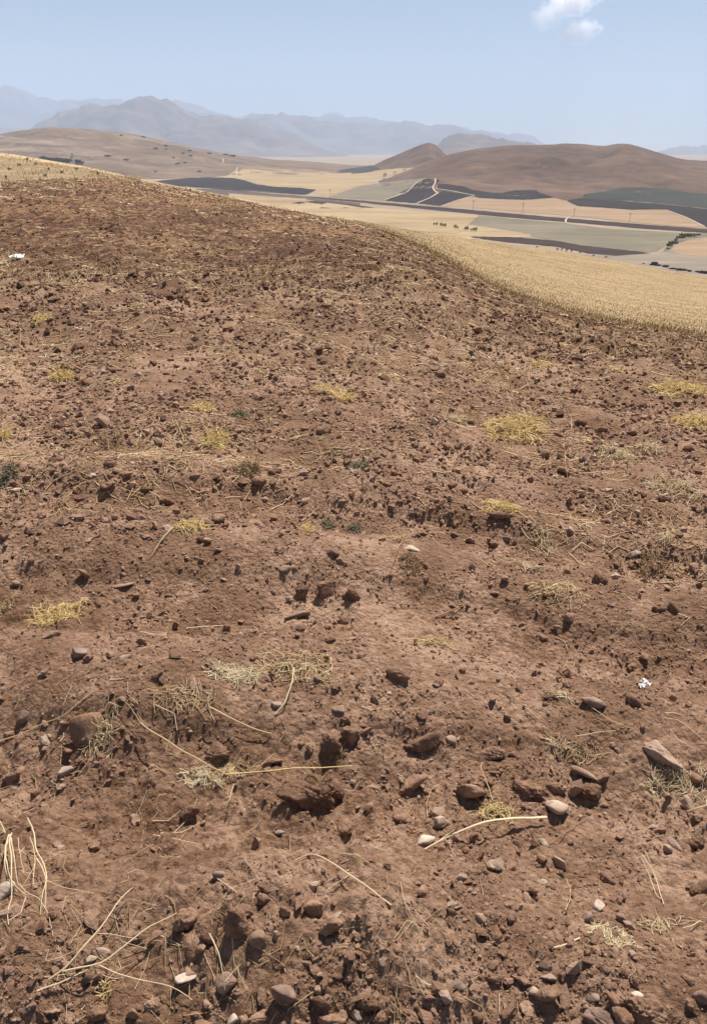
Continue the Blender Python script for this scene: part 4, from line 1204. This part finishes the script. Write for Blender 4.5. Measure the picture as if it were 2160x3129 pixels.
stem("straw_stalk", [(0, 2268, .0), (60, 2245, .01), (130, 2213, .02), (200, 2185, .02), (225, 2160, .015)], 2.0 * mm, 1.2 * mm, "straw", "long tan straw lying from the left edge past the brown rounded stone")
stem("straw_stalk", [(430, 2208, .02), (480, 2245, .03), (560, 2295, .035), (640, 2340, .03), (690, 2364, .01)], 2.2 * mm, 1.6 * mm, "straw", "long dry stem slanting down to the chaff left of the largest clod", branches=[
    ([(430, 2208, .02), (400, 2160, .015), (378, 2140, .01)], 1.1 * mm, .7 * mm), ([(440, 2212, .02), (420, 2180, .02), (425, 2165, .02)], .9 * mm, .6 * mm)])
stem("straw_stalk", [(1078, 2340, .015), (960, 2345, .02), (850, 2350, .025), (760, 2362, .02), (690, 2366, .01)], 1.4 * mm, 1.8 * mm, "straw_yellow", "yellow stem running level into the largest dark clod's left side", branches=[
    ([(760, 2362, .02), (800, 2335, .03), (840, 2300, .03)], .9 * mm, .5 * mm), ([(700, 2364, .015), (725, 2310, .03), (745, 2280, .03)], .8 * mm, .5 * mm)])
stem("straw_stalk", [(640, 2160, .02), (700, 2192, .02), (770, 2225, .012), (830, 2245, .0)], 2.6 * mm, 1.6 * mm, "straw", "thick straw lying across the broken clods left of the straight straw")
stem("straw_stalk", [(898, 2040, .02), (893, 2090, .03), (870, 2150, .015), (842, 2186, .0)], 2.0 * mm, 2.4 * mm, "straw_pale", "straight pale straw running down from the flat straw heap")
stem("straw_stalk", [(715, 2395, .03), (700, 2450, .02), (680, 2490, .01), (648, 2515, .0)], 1.5 * mm, 1.0 * mm, "straw", "thin straw leaning left below the chaff")
stem("straw_stalk", [(1475, 2330, .05), (1465, 2340, .05), (1487, 2390, .035), (1505, 2450, .0)], 1.2 * mm, 1.4 * mm, "straw", "thin bent straw standing before the wide domed clod")
stem("straw_stalk", [(1305, 2497, .0), (1303, 2450, .02), (1318, 2410, .03), (1345, 2393, .02)], .9 * mm, .7 * mm, "straw", "hair-thin hooked straw above the stone column")
stem("straw_stalk", [(1535, 2112, .005), (1590, 2152, .012), (1640, 2195, .01), (1672, 2220, .0)], 1.6 * mm, 1.4 * mm, "straw_brown", "dark brown twig lying aslant on the far furrow side")
stem("straw_stalk", [(1680, 2580, .0), (1740, 2530, .015), (1790, 2500, .01)], 1.2 * mm, .8 * mm, "straw_brown", "thin brown twig right of the whitish oval pebble")
stem("straw_stalk", [(1330, 1888, .0), (1370, 1868, .012), (1415, 1852, .005)], 3.2 * mm, 2.0 * mm, "straw_brown", "short brown stick lying on the slope right of the dark gully clods")
stem("straw_stalk", [(2026, 2196, .0), (2070, 2200, .02), (2120, 2235, .02), (2158, 2275, .0)], 1.6 * mm, 1.2 * mm, "straw", "tan curved straw at the right edge above the largest pale stone")
stem("straw_stalk", [(1960, 2610, .05), (1990, 2660, .04), (2010, 2710, .025), (2026, 2768, .0)], 1.5 * mm, 1.0 * mm, "straw_pale", "pale leaning straws above the right end of the straw nest", branches=[
    ([(1958, 2622, .05), (1985, 2680, .035), (2005, 2740, .01), (2020, 2752, .0)], 1.2 * mm, .8 * mm), ([(1970, 2600, .05), (2000, 2670, .03), (2022, 2720, .01)], 1.0 * mm, .6 * mm)])
stem("straw_stalk", [(1728, 2688, .0), (1742, 2720, .01), (1740, 2755, .012), (1720, 2798, .0)], .9 * mm, .7 * mm, "straw", "wavy thin root left of the white hooked stone")
stem("straw_stalk", [(1690, 2900, .0), (1722, 2888, .01), (1770, 2870, .0)], 1.8 * mm, 2.2 * mm, "straw_pale", "short pale straw left of the straw nest")
stem("straw_stalk", [(2085, 2840, .0), (2110, 2830, .01), (2140, 2812, .01)], 1.6 * mm, 1.0 * mm, "straw_pale", "short pale straw at the right past the straw nest")
stem("straw_stalk", [(1270, 2982, .005), (1300, 3005, .005), (1326, 3020, .0)], 1.5 * mm, 1.2 * mm, "straw_pale", "short pale straw left of the grey oval stone")
stem("straw_stalk", [(2098, 2482, .0), (2130, 2470, .02), (2160, 2460, .03)], 2.2 * mm, 2.2 * mm, "straw_pale", "thick pale straw at the right edge below the loose pile")
stem("straw_stalk", [(528, 1612, .01), (500, 1640, .02), (468, 1690, .01), (455, 1708, .0)], 2.0 * mm, 1.5 * mm, "straw", "thin pale stem trailing left from the yellow tuft on the upper slope")
stem("straw_stalk", [(570, 1922, .0), (620, 1915, .008), (688, 1914, .0)], 2.4 * mm, 2.0 * mm, "straw_pale", "short pale straw lying level on the left slope")
stem("straw_stalk", [(470, 2478, .0), (485, 2430, .015), (510, 2425, .01)], .9 * mm, .7 * mm, "straw", "curled thin straw left of the round dark clod")
stem("straw_stalk", [(1800, 2160, .0), (1870, 2205, .012), (1935, 2230, .0)], 1.2 * mm, .9 * mm, "straw", "thin tan straw below the angular tan stone")
stem("straw_stalk", [(1755, 2250, .01), (1820, 2238, .015), (1880, 2232, .005)], 1.1 * mm, .8 * mm, "straw_pale", "thin pale straw arching left of the largest pale stone")

# loose straw bits over the whole field: nobody could count them
def litter(name, n, r0, r1, l0, l1, mat, label, bias=None, thin=.0005, up=0.0):
    x, y = scatter(n, r0, r1, bias=bias); n = len(x)
    r = np.hypot(x, y); K = 3
    L = rng.uniform(l0, l1, n); az = rng.uniform(0, 6.283, n); bend = rng.normal(0, .8, n)
    tt = np.linspace(-.5, .5, K)
    A = az[:, None] + bend[:, None] * tt
    X = x[:, None] + np.cos(A) * tt * L[:, None]; Y = y[:, None] + np.sin(A) * tt * L[:, None]
    Z = H(X.ravel(), Y.ravel()).reshape(X.shape) + .0025 + rng.uniform(0, .35, (n, 1)) * L[:, None] * .12
    if up:
        u = rng.uniform(size=n) < up
        k = np.linspace(0, 1, K); lean = rng.normal(0, .45, (n, 2, 1))
        UX = x[:, None] + lean[:, 0] * k * L[:, None]; UY = y[:, None] + lean[:, 1] * k * L[:, None]
        UZ = H(x, y)[:, None] - .01 + k * L[:, None] * .9
        X = np.where(u[:, None], UX, X); Y = np.where(u[:, None], UY, Y); Z = np.where(u[:, None], UZ, Z)
    R = np.maximum(.0008, thin * r * np.interp(r, [30, 60], [1, 1.4]))[:, None] * rng.uniform(.6, 1.3, (n, 1)) * np.linspace(1.1, .6, K)
    o = add(name, strands_mesh(name, np.stack([X, Y, Z], -1), R), MATS[mat])
    tag(o, label, "straw", kind="stuff")
def band(x, y): return np.cos(2 * math.pi * ((x * .91 + y * .42) / 3.4 + .5 * pn(x * .2, y * .2, 4)))
def patchy(x, y): return np.clip(.2 + .22 * band(x, y) + 1.5 * pn(x * .45 + 2, y * .45, 64) + .8 * pn(x * 1.5, y * 1.5, 65), .03, 1)
litter("straw_litter", 900, 1.0, 4.5, .02, .13, "straw", "fine loose bits of straw lying over the near furrows", patchy, .0005)
litter("straw_litter", 8500, 4.0, 18, .04, .15, "straw", "loose bits of straw lying over the middle of the slope", patchy, .00055, .12)
litter("straw_litter", 14000, 6, 98, .10, .36, "straw", "short straw and stubble strewn over the upper ploughed slope", lambda x, y: np.clip(.3 + .5 * rows(x, y) + 1.4 * pn(x * .22 + 2, y * .22, 66), .06, 1) * sstep(6, 18, np.hypot(x, y)), .0005, .12)

# ------------------------------------------------------------------ wheat, rim grass and weeds
def blades(name, th0, th1, r_fn, n, hgt, wid, mat, label, lean=.25, cat="wheat", dens=None):
    th = rng.uniform(th0, th1, n)
    D = np.interp(th, TH, DR); Wd = np.interp(th, TH, WR)
    r = r_fn(D, Wd, rng.uniform(size=n))
    if name == 'wheat': r = r + (1.2 + 3.0 * pn(th * 90, th * 0, 73)) * np.clip(1 - (r - D) / 14, 0, 1)
    x, y = r * np.sin(th), r * np.cos(th)
    if dens is not None:
        k = rng.uniform(size=n) < dens(x, y); x, y, r = x[k], y[k], r[k]; n = len(x)
    z = hill_base(x, y) - .03
    h = hgt * rng.uniform(.65, 1.15, n) * ((sstep(TH_G, TH_G + .16, np.arctan2(x, y)) * .75 + .25) * (.25 + .75 * sstep(0, 9, r - np.interp(np.arctan2(x, y), TH, DR))) if name == "wheat" else 1) * (1 + .35 * pn(x * .08, y * .08, 67) + .25 * pn(x * .6, y * .6, 70))
    w = wid * rng.uniform(.6, 1.4, n) * np.interp(r, [30, 200], [1, 3.0])
    az = rng.uniform(0, math.pi, n)
    lx = rng.normal(0, lean, n) * h; ly = rng.normal(0, lean, n) * h
    ca, sa = np.cos(az) * w * .5, np.sin(az) * w * .5
    # stalk widening into an ear, then a point: six points, each blade a thin three-sided wedge
    def ring(k, ww, turn):
        c, s = np.cos(az + turn) * w * .5 * ww, np.sin(az + turn) * w * .5 * ww
        return np.stack([x + lx * k * k + c, y + ly * k * k + s, z + h * k], 1)
    P = [ring(0, .6, t) for t in (0, 2.1, 4.2)] + [ring(.74, 1.0, t) for t in (0, 2.1, 4.2)]
    P.append(np.stack([x + lx, y + ly, z + h], 1))
    V = np.stack(P, 1).reshape(-1, 3)
    q = []
    for a in (0,):
        for j in range(3):
            j2 = (j + 1) % 3
            q += [(a + j, a + j2, a + 3 + j2), (a + j, a + 3 + j2, a + 3 + j)]
    q += [(3, 4, 6), (4, 5, 6), (5, 3, 6)]
    q = np.array(q)
    Fc = (q[None] + (np.arange(n) * 7)[:, None, None]).reshape(-1, 3)
    o = add(name, mesh_np(name, V, Fc, False), MATS[mat])
    tag(o, label, cat, kind="stuff")
TH_R = math.radians(30)
blades("wheat", TH_G + .02, TH_R, lambda D, W_, k: D + .8 + (W_ * 1.02 - D - .8) * k ** 1.7, 36000, .15, .019, "wheat", "ripe golden wheat standing on the slope below the field", .22)
blades("dry_weeds", TH_G + .06, TH_R, lambda D, W_, k: D + .1 + 7.0 * k ** 2.2, 1800, .2, .02, "dry_weed", "brown dry weeds along the near edge of the wheat", .4, "weeds",
       lambda x, y: np.clip(.55 + 1.2 * pn(x * .4, y * .4, 68), .1, 1))
blades("rim_grass", -math.radians(27), TH_G + .09, lambda D, W_, k: W_ - 5.0 * k, 6000, .13, .02, "rim_grass", "pale dry grass along the skyline of the near crest", .3, "grass")
blades("crest_grass", -math.radians(27), math.atan(float(st(430, 545)[0])), lambda D, W_, k: D + (W_ - D) * k, 5000, .28, .03, "straw", "dry tan grass on the crest above the ploughed field", .35, "grass",
       lambda x, y: np.clip(.35 + 1.3 * pn(x * .25, y * .25, 69), .05, 1))

# small scrubby plants on the grassy crest
def leaf_ball(n, rx, rz, leaf, g, squash=1.0):
    d = g.normal(size=(n, 3)); d /= np.linalg.norm(d, axis=1)[:, None]
    p = d * (g.uniform(.25, 1, (n, 1)) ** .5) * np.array([rx, rx, rz]) * (1 + .25 * pn3(d * 2 + 3, int(g.integers(99))))[:, None]
    p[:, 2] += rz
    a = g.normal(size=(n, 3)); b = g.normal(size=(n, 3))
    a /= np.linalg.norm(a, axis=1)[:, None]; b -= a * (a * b).sum(1)[:, None]; b /= np.linalg.norm(b, axis=1)[:, None]
    s = leaf * g.uniform(.6, 1.3, (n, 1))
    V = np.stack([p - a * s, p + b * s * .6, p + a * s, p - b * s * .6], 1).reshape(-1, 3)
    return V, np.arange(n * 4).reshape(n, 4)

def plant(name, loc, rx, rz, leaf, n, mat, label, cat, group, trunk, seed):
    g = np.random.default_rng(seed)
    o = empty(name, loc)
    V, Fc = leaf_ball(n, rx, rz, leaf, g)
    V[:, 2] += trunk
    add("crown", mesh_np("crown", V, Fc, False), MATS[mat], parent=o)
    k = 5; zz = np.linspace(-.15 * rz, trunk + rz * 1.1, k)
    P = np.stack([g.normal(0, .04 * rx, k), g.normal(0, .04 * rx, k), zz], 1)
    tv, tf = tube("trunk", P, max(.06 * rx, .02), max(.025 * rx, .01), mat, sides=6)
    bm = [tv]; bf = [np.array(tf)]
    for j in range(4):                       # limbs
        a = j * 1.57 + g.uniform(0, .6)
        Q = np.stack([P[2] + (P[3] - P[2]) * t + np.array([math.cos(a), math.sin(a), .7]) * rx * .6 * t for t in np.linspace(0, 1, 4)])
        lv, lf = tube("limb", Q, max(.03 * rx, .01), max(.012 * rx, .006), mat, sides=5)
        bf.append(np.array(lf) + sum(len(q) for q in bm)); bm.append(lv)
    add("trunk", mesh_np("trunk", np.concatenate(bm), np.concatenate(bf)), MATS["straw_brown"], parent=o)
    tag(o, label, cat, group)
    return o

CREST = [(60, 507), (110, 505), (30, 520), (85, 490), (190, 530), (150, 520), (300, 534), (20, 545), (235, 520), (140, 540)]
for i, (u, v) in enumerate(sorted(CREST)):
    x, y, z, px = hit(u, v)
    plant("scrub_plant", (x, y, z), (7 + 4 * (i % 3)) * px * .5, 8 * px * .5, .05, 90, "leaf_olive", ["first", "second", "third", "fourth", "fifth", "sixth", "seventh", "eighth", "ninth", "tenth"][i] + " olive scrub plant from the left on the dry grass crest", "shrub", "scrub on the crest", .02, 500 + i)

# white scraps
def scrap(name, u, v, w, h, label, cat, seed):
    x, y, z, px = hit(u, v)
    g = np.random.default_rng(seed)
    n = 22
    X, Y = np.meshgrid(np.linspace(-.5, .5, n), np.linspace(-.5, .5, n))
    ang = np.arctan2(Y, X); rad = np.hypot(X, Y) * 2
    lob = .72 + .28 * np.cos(ang * 3 + seed) * .8 + .12 * np.cos(ang * 7 + 1)
    X = X * lob; Y = Y * lob
    crump = .22 * (np.abs(pn(X * 3.5 + seed, Y * 3.5, seed)) + .5 * np.abs(pn(X * 8, Y * 8 + seed, seed + 1)))
    wd = w * px
    down = (EYE - z) / math.hypot(y, EYE - z)
    hd = h * px
    V = np.stack([X * wd, Y * min(wd, hd / max(down, .25)), (crump + .10 * (1 - np.clip(rad, 0, 1))) * hd * 3.2 + .12 * hd], -1).reshape(-1, 3)
    top = V.copy(); bot = V.copy(); bot[:, 2] -= .0015 + .02 * hd
    q = grid_faces(n, n)
    Fc = np.concatenate([q, q[:, ::-1] + n * n])
    o = add(name, mesh_np(name, np.concatenate([top, bot]), Fc), MATS["paper_white"], loc=(x, y, z))
    tag(o, label, cat)
scrap("plastic_bag", 54, 792, 46, 26, "crumpled white plastic bag lying on the upper left slope", "bag", 3)
scrap("paper_scrap", 1968, 2100, 46, 38, "torn white scrap on top of a dark clod on the right slope", "scrap", 8)

ORD = ["first", "second", "third", "fourth", "fifth", "sixth", "seventh", "eighth", "ninth", "tenth", "eleventh", "twelfth", "thirteenth", "fourteenth", "fifteenth",
       "sixteenth", "seventeenth", "eighteenth", "nineteenth", "twentieth", "twenty-first", "twenty-second"]
# ------------------------------------------------------------------ far trees, bushes and poles in the valley
def far_plant(u, v, wpx, hpx, mat, label, cat, group, name, seed, trunk=.2, n=140):
    x, y = valley_hit(u, v); x, y = float(x[0]), float(y[0])
    z = float(valley_z(np.array([x]), np.array([y]))[0]) + .3
    m = y / F * 1.05
    hz = hpx * m
    plant(name, (x, y, z), wpx * m * .5, hz * (1 - trunk) * .5, wpx * m * .12, n, mat, label, cat, group, hz * trunk, seed)
for i, (u, v) in enumerate([(1326, 690), (1334, 691), (1347, 694), (1354, 694), (1360, 695), (1390, 700), (1397, 701), (1421, 705), (1427, 706), (1439, 708), (1446, 708), (1453, 709)]):
    far_plant(u, v, 6 + 1.5 * (i % 3), 8 + 2 * ((i * 7) % 3), "leaf_dark", ORD[i] + " small dark tree from the left in the broken row between the golden fields", "tree", "trees in the broken row", "small_tree", 900 + i)
far_plant(224, 503, 9, 30, "leaf_dark", "tall dark narrow tree behind the crest at left", "tree", None, "poplar_tree", 930, .1)
for i, (u, v, w, h) in enumerate([(135, 489, 26, 8), (160, 492, 24, 7), (178, 495, 26, 10), (198, 498, 26, 11), (212, 500, 18, 12), (240, 502, 20, 12), (252, 503, 12, 9)]):
    far_plant(u, v, w, h, "leaf_dark", ORD[i] + " dark shrubby tree from the left in the clump around the tall narrow tree", "tree", "trees in the clump behind the crest", "shrubby_tree", 940 + i, .1)
for i, (u, v, w, h) in enumerate([(1965, 808, 10, 6), (1990, 812, 12, 8), (1998, 812, 14, 11), (2008, 814, 11, 9), (2027, 818, 13, 10), (2036, 819, 11, 8), (2055, 824, 16, 6), (2080, 828, 18, 6), (2105, 832, 16, 6), (2130, 834, 14, 9), (2142, 836, 13, 9), (2152, 838, 12, 8)]):
    far_plant(u, v, w * (.8 + .9 * ((i * 5) % 4) / 3), h * (.4 + .45 * ((i * 7) % 3) / 2), "leaf_dark", ORD[i] + " dark bush from the left in the row below the grey-tan fallow field", "bush", "bushes along the wheat field's far edge", "dark_bush", 960 + i, .05)
for i, (u, v, w, h) in enumerate([(1640, 757, 10, 6), (1702, 765, 12, 9), (1716, 766, 11, 10), (1730, 768, 12, 9), (1745, 770, 10, 7), (1772, 774, 16, 9), (1812, 784, 10, 8), (1850, 788, 12, 6)]):
    far_plant(u, v, w * .7, h * .6, "leaf_dry", ORD[i] + " pale dry bush from the left along the brown ploughed wedge", "bush", "dry bushes along the brown wedge", "dry_bush", 980 + i, .05)
for i, (u, v, w, h) in enumerate([(2040, 762, 14, 7), (2044, 752, 16, 8), (2054, 744, 18, 9), (2064, 736, 18, 9), (2078, 728, 20, 8), (2100, 722, 26, 6), (2130, 719, 26, 6)]):
    far_plant(u, v, w * (.7 + .5 * (i % 3)), h * (.4 + .2 * (i % 2)), "leaf_olive", ORD[i] + " olive green bush from the left in the hedge by the rounded orange field", "bush", "bushes of the curved hedge", "olive_bush", 1000 + i, .05)
far_plant(1337, 558, 7, 8, "leaf_dark", "tiny dark tree at the top of the zigzag dirt track", "tree", None, "small_tree", 1020)
for i, (u, v, w) in enumerate([(330, 478, 26), (372, 415, 14), (387, 490, 22), (440, 420, 18), (476, 455, 16), (476, 526, 10), (508, 447, 14), (508, 457, 10), (520, 430, 18), (531, 483, 10), (541, 502, 14), (548, 500, 12), (560, 436, 22), (560, 470, 12), (565, 499, 14), (580, 462, 14), (583, 477, 14), (605, 446, 30), (610, 525, 14), (640, 470, 16), (690, 474, 18), (712, 478, 26)]):
    far_plant(u, v, w * .8, 2.6, "hill_scrub_leaf", ORD[i] + " dark scrub patch from the left on the low tan hill", "bush", "scrub on the low tan hill", "hill_scrub", 1030 + i, .02, 60)

def box(x0, x1, y0, y1, z0, z1):
    return [(x, y, z) for z in (z0, z1) for y in (y0, y1) for x in (x0, x1)], [(0, 2, 3, 1), (4, 5, 7, 6), (0, 1, 5, 4), (2, 6, 7, 3), (0, 4, 6, 2), (1, 3, 7, 5)]
mk_land("pole_wood", (.10, .08, .07), (.13, .105, .09), (.16, .13, .11), .5)
for i, (u, v, h, lab) in enumerate([(1445, 641, 26, "wooden power pole right of the dark diamond-shaped field"), (1596, 650, 28, "wooden power pole in the middle of the orange stubble field"),
                                    (1753, 661, 22, "wooden power pole near the field crossing of the road"), (1922, 679, 26, "wooden power pole toward the right end of the orange stubble field"),
                                    (1009, 604, 24, "wooden power pole at the corner of the grey-green sloping field")]):
    x, y = valley_hit(u, v); x, y = float(x[0]), float(y[0])
    z = float(valley_z(np.array([x]), np.array([y]))[0])
    hh = h * y / F
    o = empty("power_pole", (x, y, z))
    P = np.stack([np.zeros(6), np.zeros(6), np.linspace(-1, hh, 6)], 1)
    V, Fc = tube("pole", P, .22, .16, "pole_wood", sides=8)
    add("pole", mesh_np("pole", V, Fc), MATS["pole_wood"], parent=o)
    for zz, ln in ((hh * .93, 2.4), (hh * .82, 1.8)):
        V, Fc = box(-ln, ln, -.12, .12, zz - .1, zz + .1)
        add("crossarm", mesh_np("crossarm", V, Fc, False), MATS["pole_wood"], parent=o)
    tag(o, lab, "pole", "power poles in the valley")

# ------------------------------------------------------------------ small clouds
def cloud(u, v, w, h, dist, dens, label, seed):
    s, t = st(u, v)
    x, y, z = float(s) * dist, dist, EYE + float(t) * dist
    px = dist * (CP - float(t) * SP) / F
    d, f = ICO[3]
    r = 1 + .2 * pn3(d * 1.6 + seed, seed) + .1 * pn3(d * 4, seed + 1)
    V = d * r[:, None] * np.array([w * px * .5, w * px * .4, h * px * .5])
    m = bpy.data.materials.new("cloud_vapour"); m.use_nodes = True
    nt = m.node_tree
    for nn in list(nt.nodes):
        if nn.type != 'OUTPUT_MATERIAL': nt.nodes.remove(nn)
    vol = nt.nodes.new("ShaderNodeVolumePrincipled")
    tc = nt.nodes.new("ShaderNodeTexCoord")
    mp = nt.nodes.new("ShaderNodeMapping"); mp.inputs["Scale"].default_value = (2 / (w * px), 2 / (w * px * .8), 2 / (h * px))
    nt.links.new(tc.outputs["Object"], mp.inputs[0])
    ln = nt.nodes.new("ShaderNodeVectorMath"); ln.operation = 'LENGTH'; nt.links.new(mp.outputs[0], ln.inputs[0])
    ns = noise(nt, mp.outputs[0], 1.5, 6, .62)
    k = mth(nt, 'SUBTRACT', mth(nt, 'ADD', mth(nt, 'SUBTRACT', 1.0, ln.outputs["Value"]), mth(nt, 'MULTIPLY', ns, 2.6)), 1.45, True)
    k = mth(nt, 'MULTIPLY', maprange(nt, k, 0, .9), dens)
    nt.links.new(k, vol.inputs["Density"])
    vol.inputs["Color"].default_value = (.99, .99, 1, 1); vol.inputs["Anisotropy"].default_value = .55
    nt.links.new(vol.outputs[0], nt.nodes["Material Output"].inputs["Volume"])
    o = add("cloud", mesh_np("cloud", V, f), m, loc=(x, y, z))
    tag(o, label, "cloud", "small clouds at the top of the sky")
cloud(1752, 0, 170, 100, 22000, .013, "brightest white cloud puff cut by the top edge", 3)
cloud(1768, 92, 150, 84, 21500, .010, "small white cloud puff hanging below the brightest one", 9)
cloud(1672, 42, 130, 100, 22500, .004, "faint thin cloud wisp left of the two puffs", 14)

# ------------------------------------------------------------------ the hazy air
def build_haze():
    x0, x1, y0, y1, z0, z1 = -20000, 20000, -6000, 32000, -140, 2050
    V = [(x, y, z) for z in (z0, z1) for y in (y0, y1) for x in (x0, x1)]
    Fc = [(0, 2, 3, 1), (4, 5, 7, 6), (0, 1, 5, 4), (2, 6, 7, 3), (0, 4, 6, 2), (1, 3, 7, 5)]
    m = bpy.data.materials.new("haze_air"); m.use_nodes = True
    nt = m.node_tree
    for n in list(nt.nodes):
        if n.type != 'OUTPUT_MATERIAL': nt.nodes.remove(n)
    v = nt.nodes.new("ShaderNodeVolumePrincipled")
    v.inputs["Color"].default_value = (.64, .78, 1.0, 1)
    v.inputs["Density"].default_value = HAZE
    v.inputs["Anisotropy"].default_value = -0.1
    nt.links.new(v.outputs[0], nt.nodes["Material Output"].inputs["Volume"])
    o = add("haze", mesh_np("haze", V, Fc, False), m)
    tag(o, "pale blue haze of the air between the near field and the mountains", "haze", kind="stuff")
HAZE = 6.0e-5
build_haze()
